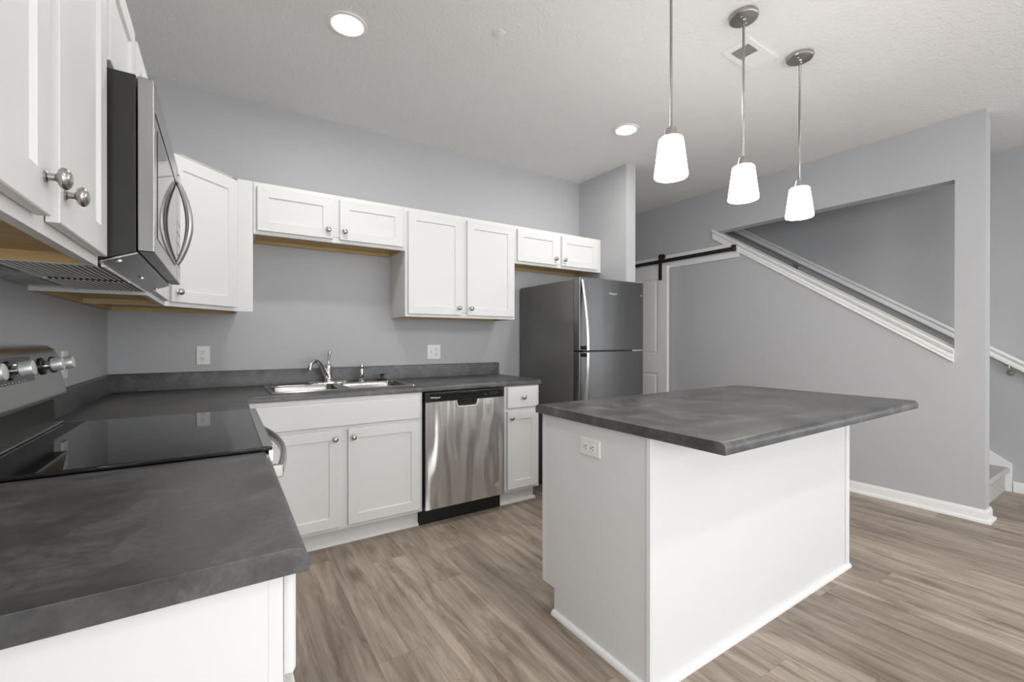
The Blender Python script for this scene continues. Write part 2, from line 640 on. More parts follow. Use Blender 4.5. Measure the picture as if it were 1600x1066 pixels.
# wall behind the camera with two windows
b = new()
xs = [-0.15] + [v for w in WINDOWS for v in w[:2]] + [FAR_X + 0.15]
for i in range(0, len(xs), 2):
    box(b, xs[i], xs[i + 1], ROOM_Y0 - 0.15, ROOM_Y0, 0, CEIL)
for x0, x1, z0, z1, w in WINDOWS:
    box(b, x0, x1, ROOM_Y0 - 0.15, ROOM_Y0, 0, z0)
    box(b, x0, x1, ROOM_Y0 - 0.15, ROOM_Y0, z1, CEIL)
struct('wall_front', b, WALL)
for i, (x0, x1, z0, z1, w) in enumerate(WINDOWS):
    b = new()
    t = 0.05
    ya, yb = ROOM_Y0 - 0.10, ROOM_Y0 - 0.04
    box(b, x0, x1, ya, yb, z0, z0 + t); box(b, x0, x1, ya, yb, z1 - t, z1)
    box(b, x0, x0 + t, ya, yb, z0, z1); box(b, x1 - t, x1, ya, yb, z0, z1)
    xm = (x0 + x1) / 2
    box(b, xm - 0.035, xm + 0.035, ya, yb, z0, z1)
    wf = struct('window_%d' % (i + 1), b, TRIM)
    b = new(); box(b, x0 + t, x1 - t, ROOM_Y0 - 0.075, ROOM_Y0 - 0.07, z0 + t, z1 - t)
    obj('pane', b, PANE, wf)


# baseboards: profile in (outward, z)
def base_profile(h=0.084, shoe=True):
    p = [(0, 0)]
    if shoe:
        p += [(0.03, 0), (0.03, 0.010), (0.026, 0.018), (0.019, 0.021), (0.014, 0.021)]
    else:
        p += [(0.014, 0)]
    p += [(0.014, h - 0.02), (0.011, h - 0.012), (0.008, h - 0.006), (0.007, h), (0, h)]
    return p


def sweep(bm, prof, path):
    """run a (outward, z) profile along a 2-D path with mitred corners; outward is to the left of travel"""
    P = [Vector(p) for p in path]
    rings = []
    for i, p in enumerate(P):
        d0 = (P[i] - P[i - 1]).normalized() if i else (P[1] - P[0]).normalized()
        d1 = (P[i + 1] - P[i]).normalized() if i < len(P) - 1 else d0
        n0, n1 = Vector((-d0.y, d0.x)), Vector((-d1.y, d1.x))
        mm = (n0 + n1) / (1 + n0.dot(n1))
        rings.append([bm.verts.new((p.x + mm.x * d, p.y + mm.y * d, z)) for d, z in prof])
    bm.faces.new(rings[0]); bm.faces.new(list(reversed(rings[-1])))
    for A, B in zip(rings, rings[1:]):
        for k in range(len(prof)):
            bm.faces.new((A[k], A[(k + 1) % len(prof)], B[(k + 1) % len(prof)], B[k]))


b = new()
sweep(b, base_profile(), [(STAIR_X1, ST_TOE), (STAIR_X1, WALL_END), (STAIR_X0, WALL_END), (STAIR_X0, HALL_Y)])
struct('baseboard_right', b, TRIM)
b = new(); prism(b, [(FAR_X - d, z) for d, z in base_profile(0.082, False)], 'y', ROOM_Y0, -2.522)
struct('baseboard_far', b, TRIM)
b = new()
sweep(b, base_profile(), [(STUB_X1, HALL_Y), (STUB_X1, STUB_Y), (STUB_X0, STUB_Y)])
struct('baseboard_alcove', b, TRIM)

# moulded trim along the sloping lower edge of the opening
def sloped(bm, prof, y0, y1, zf, xface):
    """prof: (outward from wall face toward -x, vertical offset)"""
    A = [bm.verts.new((xface - d, y0, zf(y0) + z)) for d, z in prof]
    B = [bm.verts.new((xface - d, y1, zf(y1) + z)) for d, z in prof]
    n = len(prof)
    bm.faces.new(A); bm.faces.new(list(reversed(B)))
    for i in range(n):
        bm.faces.new((A[i], A[(i + 1) % n], B[(i + 1) % n], B[i]))


b = new()
sloped(b, [(0, -0.066), (0.012, -0.066), (0.017, -0.060), (0.017, -0.048), (0.013, -0.044), (0.018, -0.036), (0.018, -0.018), (0.014, -0.012), (0.021, -0.004),
           (0.024, 0.004), (0.026, 0.010), (0.030, 0.018), (0.030, 0.026), (0.026, 0.030), (0, 0.030)], OP_Y0, -0.605, op_z, STAIR_X0)
sloped(b, [(0, 0.0), (0, 0.030), (-0.135, 0.030), (-0.135, 0.012), (-0.116, 0.0)], OP_Y0, OP_Y1 - 0.045, op_z, STAIR_X0)
struct('trim_1', b, TRIM)

# ------------------------------------------------------------------ stairs and handrail
RISE, RUN = 0.192, 0.283
ST_Y0 = -2.48
st = thing('staircase', 'grey carpeted staircase climbing behind the wall with the triangular opening', 'stairs', (STAIR_X1, ST_Y0, 0))
for k in range(13):
    b = new()
    y, z = k * RUN, k * RISE
    pr = [(y, 0.0 if k == 0 else z - 0.05), (y, z + RISE - 0.05), (y - 0.018, z + RISE - 0.042), (y - 0.028, z + RISE - 0.026), (y - 0.026, z + RISE - 0.010),
          (y - 0.014, z + RISE), (y + RUN, z + RISE), (y + RUN, 0.0 if k == 0 else z - 0.05)]
    prism(b, pr, 'x', 0.004, FAR_X - STAIR_X1 - 0.024)
    obj('step', b, CARPET, st)
b = new()
s_ = RISE / RUN
ys = -0.037
ye = 13 * RUN
prism(b, [(ys, 0.0), (0.1, 0.0), (ye, (ye - 0.1) * s_), (ye, 0.222 + (ye - ys) * s_), (ys, 0.222)], 'x', FAR_X - STAIR_X1 - 0.022, FAR_X - STAIR_X1 - 0.001)
obj('stringer', b, TRIM, st, 0.002)


def rail_z(y):
    return 1.128 + 0.672 * (y + 2.396)


hr = thing('handrail', 'white moulded handrail mounted on the far stairwell wall', 'handrail', (FAR_X, -2.8, 0.85))
b = new()
prof = [(0.045, -0.040), (0.096, -0.040), (0.098, -0.034), (0.095, -0.030), (0.098, -0.025), (0.097, -0.018), (0.093, -0.008), (0.093, 0.004), (0.099, 0.012), (0.102, 0.024),
        (0.098, 0.036), (0.086, 0.043), (0.058, 0.043), (0.047, 0.036), (0.043, 0.024), (0.046, 0.012), (0.052, 0.004), (0.052, -0.008), (0.046, -0.018)]
RY0, RY1 = -2.72, 0.9
sloped(b, [(d, z) for d, z in prof], RY0 + 2.8, RY1 + 2.8, lambda y: rail_z(y - 2.8) - 0.85, 0.0)
obj('rail', b, TRIM, hr)
for by in (-2.508, -0.93, 0.4):
    b = new()
    zz = rail_z(by) - 0.85
    lathe(b, [(0.024, 0), (0.024, 0.006), (0.016, 0.012)], (-0.001, by + 2.8, zz - 0.105), (-1, 0, 0), 18)
    tube(b, smooth_path([(-0.008, by + 2.8, zz - 0.105), (-0.05, by + 2.8, zz - 0.10), (-0.076, by + 2.8, zz - 0.075), (-0.078, by + 2.8, zz - 0.034)]), 0.007, 10)
    obj('bracket', b, NICKEL, hr)

# ------------------------------------------------------------------ barn door
DY = -0.085                           # near edge of the door leaf
dr = bpy.data.objects.new('door_1', None)
COL.objects.link(dr)
dr.location = (STAIR_X0 - 0.055, DY, 0.012)
dr['kind'] = 'structure'


def panel_door(bm, w, h, t, openings, dep=0.008, slope=0.014):
    """flat slab in local frame: x outward to -x, y from 0 to w; openings = (y0, y1, z0, z1) recessed panels with raised fields"""
    ys_ = sorted({0, w} | {o[0] for o in openings} | {o[1] for o in openings})
    zs_ = sorted({0, h} | {o[2] for o in openings} | {o[3] for o in openings})
    box(bm, 0, t - 0.001, 0, w, 0, h)
    for i in range(len(ys_) - 1):
        for j in range(len(zs_) - 1):
            q = (ys_[i], ys_[i + 1], zs_[j], zs_[j + 1])
            if any(q[0] >= o[0] and q[1] <= o[1] and q[2] >= o[2] and q[3] <= o[3] for o in openings):
                continue
            box(bm, -dep, 0.0, *q)
    for o in openings:
        g = slope
        a = [(-dep, o[0], o[2]), (-dep, o[1], o[2]), (-dep, o[1], o[3]), (-dep, o[0], o[3])]
        c = [(-0.0005, o[0] + g, o[2] + g), (-0.0005, o[1] - g, o[2] + g), (-0.0005, o[1] - g, o[3] - g), (-0.0005, o[0] + g, o[3] - g)]
        va = [bm.verts.new(p) for p in a]; vc = [bm.verts.new(p) for p in c]
        for k in range(4):
            bm.faces.new((va[k], va[(k + 1) % 4], vc[(k + 1) % 4], vc[k]))
        r = [(-0.007, o[0] + 3 * g, o[2] + 3 * g), (-0.007, o[1] - 3 * g, o[2] + 3 * g), (-0.007, o[1] - 3 * g, o[3] - 3 * g), (-0.007, o[0] + 3 * g, o[3] - 3 * g)]
        c2 = [(-0.0005, o[0] + 2 * g, o[2] + 2 * g), (-0.0005, o[1] - 2 * g, o[2] + 2 * g), (-0.0005, o[1] - 2 * g, o[3] - 2 * g), (-0.0005, o[0] + 2 * g, o[3] - 2 * g)]
        vr = [bm.verts.new(p) for p in r]; v2 = [bm.verts.new(p) for p in c2]
        for k in range(4):
            bm.faces.new((v2[k], v2[(k + 1) % 4], vr[(k + 1) % 4], vr[k]))
        bm.faces.new(vr)


b = new()
panel_door(b, 0.92, 2.03, 0.034, [(0.12, 0.80, 1.03, 1.90), (0.12, 0.80, 0.20, 0.825)])
obj('door_slab', b, TRIM, dr, smooth=False)
for hy in (0.085, 0.80):
    b = new()
    box(b, -0.019, -0.0085, hy - 0.02, hy + 0.02, 1.875, 2.15)
    lathe(b, [(0.020, -0.0055), (0.020, 0.0055)], (-0.0135, hy, 2.15), (1, 0, 0), 20)
    lathe(b, [(0.026, 0), (0.030, 0.003), (0.026, 0.008), (0.026, 0.014), (0.030, 0.018), (0.026, 0.021)], (0.0075, hy - 0.012, 2.143), (1, 0, 0), 24)
    for bz in (1.90, 1.965, 2.15):
        lathe(b, [(0.009, 0), (0.009, 0.004), (0.004, 0.006)], (-0.018, hy, bz), (-1, 0, 0), 6)
    obj('hanger', b, BLACKMETAL, dr)

tk = thing('barn_door_track', 'black flat steel sliding door track on a white header board', 'track', (STAIR_X0, -0.9, 2.02))
b = new(); box(b, -0.020, 0, 0.02, 2.5, 0, 0.145)
obj('header_board', b, TRIM, tk, 0.001)
b = new(); box(b, -0.047, -0.041, 0.05, 2.45, 0.063, 0.103)
obj('track_bar', b, BLACKMETAL, tk, 0.001)
for sy in (0.46, 1.0, 1.5, 2.0):
    b = new()
    lathe(b, [(0.010, 0), (0.010, 0.022)], (-0.020, sy, 0.083), (-1, 0, 0), 14)
    lathe(b, [(0.011, 0), (0.011, 0.004), (0.006, 0.006)], (-0.047, sy, 0.083), (-1, 0, 0), 6)
    obj('spacer', b, BLACKMETAL, tk)
b = new(); box(b, -0.068, -0.0405, 0.026, 0.064, 0.057, 0.118)
obj('end_stop', b, BLACKMETAL, tk, 0.003)


# ------------------------------------------------------------------ cabinet parts
def shaker(bm, x0, x1, z0, z1, y=0.0, t=0.019, rail=0.057, rec=0.0075):
    """shaker door or drawer leaf. Front at y - t, back at y; frame with a recessed flat panel"""
    y -= 0.0028
    f = y - t + 0.0028
    def rect(m, yy):
        return [bm.verts.new(p) for p in ((x0 + m, yy, z0 + m), (x1 - m, yy, z0 + m), (x1 - m, yy, z1 - m), (x0 + m, yy, z1 - m))]
    back, o0 = rect(0, y), rect(0, f + 0.0018)
    o1 = rect(0.0018, f)
    i0, i1, i2 = rect(rail, f), rect(rail + 0.002, f + rec * 0.6), rect(rail + 0.0035, f + rec)
    bm.faces.new(back)
    for A, B in ((back, o0), (o0, o1), (o1, i0), (i0, i1), (i1, i2)):
        for k in range(4):
            bm.faces.new((A[k], A[(k + 1) % 4], B[(k + 1) % 4], B[k]))
    bm.faces.new(i2)


def slab(bm, x0, x1, z0, z1, y=0.0, t=0.019, e=0.004):
    y -= 0.0028
    f = y - t + 0.0028
    def rect(m, yy):
        return [bm.verts.new(p) for p in ((x0 + m, yy, z0 + m), (x1 - m, yy, z0 + m), (x1 - m, yy, z1 - m), (x0 + m, yy, z1 - m))]
    back, o0, o1 = rect(0, y), rect(0, f + e), rect(e, f)
    bm.faces.new(back)
    for A, B in ((back, o0), (o0, o1)):
        for k in range(4):
            bm.faces.new((A[k], A[(k + 1) % 4], B[(k + 1) % 4], B[k]))
    bm.faces.new(o1)


KNOB_ME = None


def knob(parent, x, y, z):
    """round nickel knob, standing out toward -y"""
    global KNOB_ME
    if KNOB_ME is None:
        b = new()
        lathe(b, [(0.0085, 0), (0.0085, 0.002), (0.0055, 0.004), (0.0050, 0.011), (0.0075, 0.0135), (0.0135, 0.016), (0.0158, 0.0195), (0.0158, 0.022),
                  (0.0140, 0.0255), (0.0095, 0.0282), (0.004, 0.0295), (0.0002, 0.0297)], (0, 0, 0), (0, -1, 0), 28, caps=False)
        o = obj('knob', b, NICKEL, parent)
        KNOB_ME = o.data
    else:
        o = bpy.data.objects.new('knob', KNOB_ME)
        COL.objects.link(o)
        o.parent = parent
    o.location = (x, y, z)
    return o


def face_frame(bm, w, z0, z1, y, stiles=0.038, rails=(), mids=(), t=0.019, top=0.038, bot=0.038):
    box(bm, 0, stiles, y, y + t, z0, z1)
    box(bm, w - stiles, w, y, y + t, z0, z1)
    box(bm, stiles, w - stiles, y, y + t, z1 - top, z1)
    box(bm, stiles, w - stiles, y, y + t, z0, z0 + bot)
    for zr in rails:
        box(bm, stiles, w - stiles, y, y + t, zr - 0.019, zr + 0.019)
    for xm, a, c in mids:
        box(bm, xm - 0.038, xm + 0.038, y, y + t, a, c)


GAPC = 0.043


def wall_cabinet(w, h, loc, rotz, label, knobs='center', doors=2, d=0.305, group='white wall cabinets', filler=(0, 0)):
    """local frame: x along the wall, y = 0 at the wall, front toward -y"""
    r = thing('wall_cabinet', label, 'cabinet', loc, rotz, group)
    b = new()
    t = 0.013
    box(b, 0, t, -d + 0.019, -0.0005, 0, h); box(b, w - t, w, -d + 0.019, -0.0005, 0, h)
    box(b, t, w - t, -d + 0.019, -0.0005, h - t, h)
    box(b, t, w - t, -0.006, -0.0005, 0.03, h - t)
    obj('carcass', b, WHITE, r, 0.0006)
    b = new()
    box(b, t, w - t, -d + 0.019, -0.006, 0.022, 0.034)
    box(b, t, w - t, -0.022, -0.0006, 0.0, 0.022)
    box(b, t, t + 0.006, -d + 0.0195, -0.022, 0.001, 0.022); box(b, w - t - 0.006, w - t, -d + 0.0195, -0.022, 0.001, 0.022)
    o = obj('underside', b, MAPLE, r); o['label'] = 'bare maple underside'
    b = new()
    mids = [(w / 2, 0.038, h - 0.038)] if doors == 2 else []
    face_frame(b, w, 0, h, -d, mids=mids, bot=0.036)
    if filler[0]:
        box(b, -filler[0], 0, -d, -d + 0.019, 0, h)
    if filler[1]:
        box(b, w, w + filler[1], -d, -d + 0.019, 0, h)
    obj('face_frame', b, WHITE, r, 0.0008)
    y = -d
    e, zb, zt = 0.019, 0.021, h - 0.027
    if doors == 2:
        spans = [(e, w / 2 - GAPC / 2, 1), (w / 2 + GAPC / 2, w - e, 0)]
    else:
        spans = [(e, w - e, 0)]
    kz = 0.075
    for x0, x1, side in spans:
        b = new(); shaker(b, x0, x1, zb, zt, y)
        dd = obj('door', b, WHITE, r)
        knob(dd, (x1 - 0.028) if side else (x0 + 0.028), y - 0.019, zb + 0.052)
    return r


W90 = PI / 2
GU = 'white shaker wall cabinets'
# back wall (x0, width, z0, height)
wall_cabinet(0.914, 0.305, (0.688, 0, 1.829), 0, 'short white two door wall cabinet over the kitchen sink', group=GU)
wall_cabinet(0.914, 0.762, (1.602, 0, 1.372), 0, 'tall white two door wall cabinet over the dishwasher', group=GU)
wall_cabinet(0.914, 0.305, (2.517, 0, 1.829), 0, 'short white two door wall cabinet above the refrigerator', group=GU, filler=(0, 0.040))
# run on the range wall (local x runs toward the corner)
wall_cabinet(0.762, 0.762, (0, -2.729, 1.372), W90, 'white two door wall cabinet beside the microwave, big nickel knobs in close view', group=GU)
wall_cabinet(0.758, 0.305, (0, -1.965, 1.829), W90, 'short white wall cabinet directly on top of the microwave', group=GU)
wall_cabinet(0.594, 0.762, (0, -1.205, 1.372), W90, 'white wall cabinet half hidden between the microwave and the corner cabinet', group=GU, doors=1)


def corner_cabinet():
    r = thing('diagonal_wall_cabinet', 'white diagonal corner wall cabinet with one angled door', 'cabinet', (0, 0, 1.372), 0, GU)
    h, s, d = 0.762, 0.610, 0.305
    t = 0.013
    pts = [(0.001, -0.001), (0.001, -s), (d, -s), (s, -d), (s, -0.001)]
    b = new()
    # walls of the five-sided box
    box(b, 0.001, d - 0.014, -s, -s + t, 0, h)
    box(b, s - t, s, -d + 0.014, -0.001, 0, h)
    prism(b, pts, 'z', h - t, h)
    box(b, s, s + 0.076, -d, -d + 0.019, 0, h)                 # filler strip to the next cabinet
    obj('carcass', b, WHITE, r, 0.0006)
    b = new()
    ins = [(0.0015, -0.0015), (0.0015, -s + t), (d - 0.004, -s + t), (s - t, -d + 0.004), (s - t, -0.0015)]
    prism(b, ins, 'z', 0.022, 0.034)
    box(b, 0.0015, 0.019, -s + t, -0.019, 0, 0.022)
    box(b, 0.0015, s - t, -0.019, -0.0015, 0, 0.022)
    o = obj('underside', b, MAPLE, r); o['label'] = 'bare maple underside'
    # angled front
    wd = (s - d) * math.sqrt(2)
    def rot(bm):
        bmesh.ops.transform(bm, matrix=Matrix.Translation((d, -s, 0)) @ Matrix.Rotation(PI / 4, 4, 'Z'), verts=bm.verts)
    b = new(); face_frame(b, wd, 0, h, 0.0, bot=0.036); rot(b)
    obj('face_frame', b, WHITE, r, 0.0008)
    b = new(); shaker(b, 0.022, wd - 0.022, 0.021, h - 0.027, 0.0); rot(b)
    dd = obj('door', b, WHITE, r)
    k = knob(dd, 0, 0, 0)
    p = Matrix.Translation((d, -s, 0)) @ Matrix.Rotation(PI / 4, 4, 'Z') @ Vector((0.022 + 0.03, -0.019, 0.072))
    k.location = p
    k.rotation_euler = (0, 0, PI / 4)


corner_cabinet()


def base_cabinet(w, loc, rotz, label, layout, d=0.61, kick=(0, 0), finished=(False, False), hidden=False):
    """local frame as for wall cabinets; layout: 'sink' | 'drawer' | 'blank'"""
    r = thing('base_cabinet', label, 'cabinet', loc, rotz, 'white base cabinets')
    h, k = 0.875, 0.112
    t = 0.016
    b = new()
    box(b, 0, t, -d + 0.019, -0.001, k, h); box(b, w - t, w, -d + 0.019, -0.001, k, h)
    box(b, t, w - t, -d + 0.019, -0.001, k, k + t)
    box(b, t, w - t, -0.008, -0.001, k + t, h)
    obj('carcass', b, WHITE, r, 0.0006)
    b = new()
    y = -d
    if layout == 'sink':
        face_frame(b, w, k, h, y, rails=(0.70,), mids=[(w / 2, k + 0.038, 0.681)], top=0.03)
    elif layout == 'drawer':
        face_frame(b, w, k, h, y, rails=(0.703,), top=0.03)
    else:
        box(b, 0, w, y, y + 0.019, k, h)
    obj('face_frame', b, WHITE, r, 0.0008)
    b = new()
    box(b, kick[0], w - kick[1], -d + 0.075, -d + 0.09, 0, k)
    box(b, kick[0], w - kick[1], -d + 0.092, -0.02, 0.0, 0.02)
    obj('toe_kick', b, WHITE, r)
    b = new()
    prism(b, [(-d + 0.0745, 0), (-d + 0.0745, 0.019), (-d + 0.068, 0.018), (-d + 0.060, 0.012), (-d + 0.0575, 0.004), (-d + 0.0575, 0)], 'x', kick[0], w - kick[1] + (0.012 if finished[1] else 0))
    obj('shoe_moulding', b, TRIM, r)
    e = 0.019
    if layout == 'sink':
        b = new(); slab(b, e, w - e, 0.712, 0.849, y)
        obj('false_front', b, WHITE, r)
        for x0, x1, side in ((e, w / 2 - 0.023, 1), (w / 2 + 0.023, w - e, 0)):
            b = new(); shaker(b, x0, x1, 0.134, 0.692, y)
            dd = obj('door', b, WHITE, r)
            knob(dd, (x1 - 0.028) if side else (x0 + 0.028), y - 0.019, 0.692 - 0.05)
    elif layout == 'drawer':
        b = new(); slab(b, e, w - e, 0.716, 0.866, y)
        dd = obj('drawer_front', b, WHITE, r)
        knob(dd, w / 2, y - 0.019, 0.791)
        b = new(); shaker(b, e, w - e, 0.134, 0.692, y)
        dd = obj('door', b, WHITE, r)
        knob(dd, e + 0.028, y - 0.019, 0.692 - 0.045)
    return r


base_cabinet(0.960, (0.645, -0.001, 0), 0, 'white two door base cabinet under the kitchen sink', 'sink')
base_cabinet(0.305, (2.226, -0.001, 0), 0, 'narrow white base cabinet with one drawer beside the dishwasher', 'drawer', finished=(False, True))
base_cabinet(0.570, (0.001, -1.196, 0), W90, 'plain white blind base cabinet in the corner behind the range', 'blank')
base_cabinet(0.625, (0.001, -2.592, 0), W90, 'white base cabinet under the countertop end in close view', 'drawer')


# ------------------------------------------------------------------ countertops
CT, CB = 0.914, 0.8765


def edge_profile(d0, d1):
    """cross-section from depth d0 to d1 with a rolled front edge at d1"""
    r = 0.022
    p = [(d0, CB), (d0, CT)]
    for k in range(0, 7):
        a = PI / 2 * (1 - k / 6)
        p.append((d1 - r + r * math.cos(a), CT - r + r * math.sin(a)))
    p += [(d1, CB + 0.003), (d1 - 0.003, CB)]
    return p


def run_x(bm, x0, x1, d0, d1, rolled=True):
    pr = edge_profile(d0, d1) if rolled else [(d0, CB), (d0, CT), (d1, CT), (d1, CB)]
    prism(bm, [(-d, z) for d, z in pr], 'x', x0, x1)


def run_y(bm, y0, y1, d0, d1, rolled=True):
    pr = edge_profile(d0, d1) if rolled else [(d0, CB), (d0, CT), (d1, CT), (d1, CB)]
    prism(bm, [(d, z) for d, z in pr], 'y', y0, y1)


SX0, SX1, SY0, SY1 = 0.765, 1.572, -0.548, -0.070      # sink cut-out
XC, YC = 0.643, 0.629
ct = thing('countertop', 'charcoal laminate L shaped countertop with the sink set in it', 'countertop', (0, 0, 0), 0, 'charcoal laminate countertops')
b = new()
run_y(b, -1.198, -YC, 0.001, XC)
run_x(b, 0.001, XC, 0.001, YC, False)
run_x(b, XC, SX0, 0.001, YC)
run_x(b, SX0, SX1, 0.001, -SY1, False)
run_x(b, SX0, SX1, -SY0, YC)
run_x(b, SX1, 2.545, 0.001, YC)
bmesh.ops.remove_doubles(b, verts=b.verts, dist=1e-5)
obj('slab', b, COUNTER, ct)


def splash(bm, axis, a0, a1):
    pr = [(0.0005, CT + 0.0005), (0.019, CT + 0.0005), (0.019, 1.008), (0.016, 1.014), (0.010, 1.016), (0.0005, 1.016)]
    if axis == 'x':
        prism(bm, [(-d, z) for d, z in pr], 'x', a0, a1)
    else:
        prism(bm, [(d, z) for d, z in pr], 'y', a0, a1)


b = new(); splash(b, 'x', 0.0005, 2.545); splash(b, 'y', -1.198, -0.0195)
obj('backsplash', b, COUNTER, ct)

c2 = thing('countertop', 'charcoal laminate countertop end in close view beside the range', 'countertop', (0, 0, 0), 0, 'charcoal laminate countertops')
b = new(); run_y(b, -2.607, -1.966, 0.001, XC); obj('slab', b, COUNTER, c2, 0.0014)
b = new(); splash(b, 'y', -2.607, -1.966); obj('backsplash', b, COUNTER, c2)

# ------------------------------------------------------------------ island
IX0, IX1, IY0, IY1 = 1.764, 3.342, -2.295, -1.678
isl = thing('island_cabinet', 'white kitchen island cabinet standing alone on the plank floor', 'island', (IX0, IY0, 0))
w, dd_ = IX1 - IX0, IY1 - IY0
b = new()
box(b, 0, w, 0.0, 0.012, 0, 0.875)                                     # long panel facing the room
obj('back_panel', b, WHITE, isl, 0.001)
for xa, xb in ((0, 0.016), (w - 0.016, w)):
    b = new()
    prism(b, [(0.013, 0), (dd_ - 0.085, 0), (dd_ - 0.085, 0.112), (dd_ - 0.02, 0.112), (dd_ - 0.02, 0.875), (0.013, 0.875)], 'x', xa, xb)
    obj('end_panel', b, WHITE, isl, 0.0006)
b = new()
box(b, 0.016, w - 0.016, 0.014, dd_ - 0.021, 0.114, 0.13)
box(b, 0.016, w - 0.016, dd_ - 0.10, dd_ - 0.086, 0, 0.112)
obj('carcass', b, WHITE, isl)
b = new()
box(b, w - 0.036, w, -0.0075, -0.0005, 0.0, 0.875)
obj('corner_strip', b, TRIM, isl, 0.002)
b = new()
box(b, -0.0065, -0.0005, 0.0, 0.019, 0.0, 0.875)
obj('corner_strip', b, TRIM, isl, 0.002)
b = new()
box(b, -0.001, w + 0.001, dd_ - 0.019, dd_, 0.112, 0.875)
obj('face_frame', b, WHITE, isl, 0.001)
n = 4
for k in range(n):
    x0 = 0.02 + k * (w - 0.04) / n + 0.02
    x1 = 0.02 + (k + 1) * (w - 0.04) / n - 0.02
    b = new(); shaker(b, -x1, -x0, 0.134, 0.692, 0)
    bmesh.ops.transform(b, matrix=Matrix.Translation((0, dd_, 0)) @ Matrix.Rotation(PI, 4, 'Z'), verts=b.verts)
    dd2 = obj('door', b, WHITE, isl)
    kk = knob(dd2, (x1 - 0.03) if k % 2 == 0 else (x0 + 0.03), dd_ + 0.019, 0.64); kk.rotation_euler = (0, 0, PI)
    b = new(); slab(b, -x1, -x0, 0.716, 0.862, 0)
    bmesh.ops.transform(b, matrix=Matrix.Translation((0, dd_, 0)) @ Matrix.Rotation(PI, 4, 'Z'), verts=b.verts)
    dd2 = obj('drawer_front', b, WHITE, isl)
    kk = knob(dd2, (x0 + x1) / 2, dd_ + 0.019, 0.79); kk.rotation_euler = (0, 0, PI)


def shoe_pts():
    return [(0.0, 0), (0.018, 0), (0.018, 0.006), (0.0145, 0.015), (0.008, 0.020), (0.0, 0.021)]


b = new()
sweep(b, shoe_pts(), [(w, -0.0003), (-0.0003, -0.0003), (-0.0003, dd_ - 0.085)])
obj('shoe_moulding', b, TRIM, isl)

IC = (1.742, 3.372, -2.574, -1.652)
ic = thing('island_countertop', 'charcoal laminate top overhanging the white kitchen island', 'countertop', (0, 0, 0), 0, 'charcoal laminate countertops')
b = new()
r_ = 0.020


def both_rolled(y0, y1):
    p = [(y0 + 0.003, CB), (y0, CB + 0.003)]
    for k in range(7):
        a = PI - PI / 2 * k / 6
        p.append((y0 + r_ + r_ * math.cos(a), CT - r_ + r_ * math.sin(a)))
    for k in range(7):
        a = PI / 2 - PI / 2 * k / 6
        p.append((y1 - r_ + r_ * math.cos(a), CT - r_ + r_ * math.sin(a)))
    p += [(y1, CB + 0.003), (y1 - 0.003, CB)]
    return p


prism(b, both_rolled(IC[2], IC[3]), 'x', IC[0], IC[1])
obj('slab', b, COUNTER, ic, 0.0014)


# ------------------------------------------------------------------ outlets
def duplex(bm_plate, bm_face, bm_slot, cx, cz, ori):
    pass


def outlet(label, loc, rotz, horizontal=False, gang=1, switch=False, name='power_outlet', group='white wall outlets'):
    """local frame: plate in the xz plane, wall at y = 0, front toward -y"""
    r = thing(name, label, 'outlet', loc, rotz, group)
    pw, ph = (0.070, 0.115) if gang == 1 else (0.116, 0.117)
    def orient(bm):
        if horizontal:
            bmesh.ops.transform(bm, matrix=Matrix.Rotation(PI / 2, 4, 'Y'), verts=bm.verts)
    b = new()
    def rect(m, yy):
        return [b.verts.new(p) for p in ((-pw / 2 + m, yy, -ph / 2 + m), (pw / 2 - m, yy, -ph / 2 + m), (pw / 2 - m, yy, ph / 2 - m), (-pw / 2 + m, yy, ph / 2 - m))]
    q = [rect(0, -0.0005), rect(0, -0.003), rect(0.004, -0.0065)]
    b.faces.new(q[0]); b.faces.new(q[2])
    for A, B in zip(q, q[1:]):
        for k in range(4):
            b.faces.new((A[k], A[(k + 1) % 4], B[(k + 1) % 4], B[k]))
    orient(b)
    obj('cover_plate', b, PLASTIC, r)
    ox = 0.0 if gang == 1 else 0.023
    for s in (-1, 1):
        b = new()
        pts = []
        for k in range(28):
            a = 2 * PI * k / 28
            pts.append((ox + 0.0165 * math.cos(a), s * 0.0195 + max(-0.0135, min(0.0135, 0.0165 * math.sin(a)))))
        prism(b, pts, 'y', -0.0095, -0.006)
        orient(b)
        rc = obj('receptacle', b, PLASTIC, r, 0.0006)
        b = new()
        cz = s * 0.0195
        box(b, ox - 0.0075, ox - 0.0050, -0.0099, -0.0094, cz - 0.001, cz + 0.009)
        box(b, ox + 0.0050, ox + 0.0075, -0.0099, -0.0094, cz, cz + 0.008)
        lathe(b, [(0.0029, 0), (0.0029, 0.0005)], (ox, -0.0094, cz - 0.007), (0, -1, 0), 12)
        orient(b)
        obj('slot', b, SLOT, rc)
    b = new(); lathe(b, [(0.003, 0), (0.0028, 0.001)], (ox, -0.0064, 0), (0, -1, 0), 12); orient(b)
    obj('screw', b, PLASTIC, r)
    if switch:
        b = new()
        box(b, -0.023 - 0.0055, -0.023 + 0.0055, -0.0075, -0.006, -0.012, 0.012)
        prism(b, [(-0.0075, -0.009), (-0.016, 0.004), (-0.013, 0.010), (-0.0075, 0.009)], 'x', -0.023 - 0.0035, -0.023 + 0.0035)
        obj('toggle', b, PLASTIC, r, 0.0006)
        for s in (-1, 1):
            b = new(); lathe(b, [(0.003, 0), (0.0028, 0.001)], (-0.023, -0.0064, s * 0.03), (0, -1, 0), 12)
            obj('screw', b, PLASTIC, r)
    return r


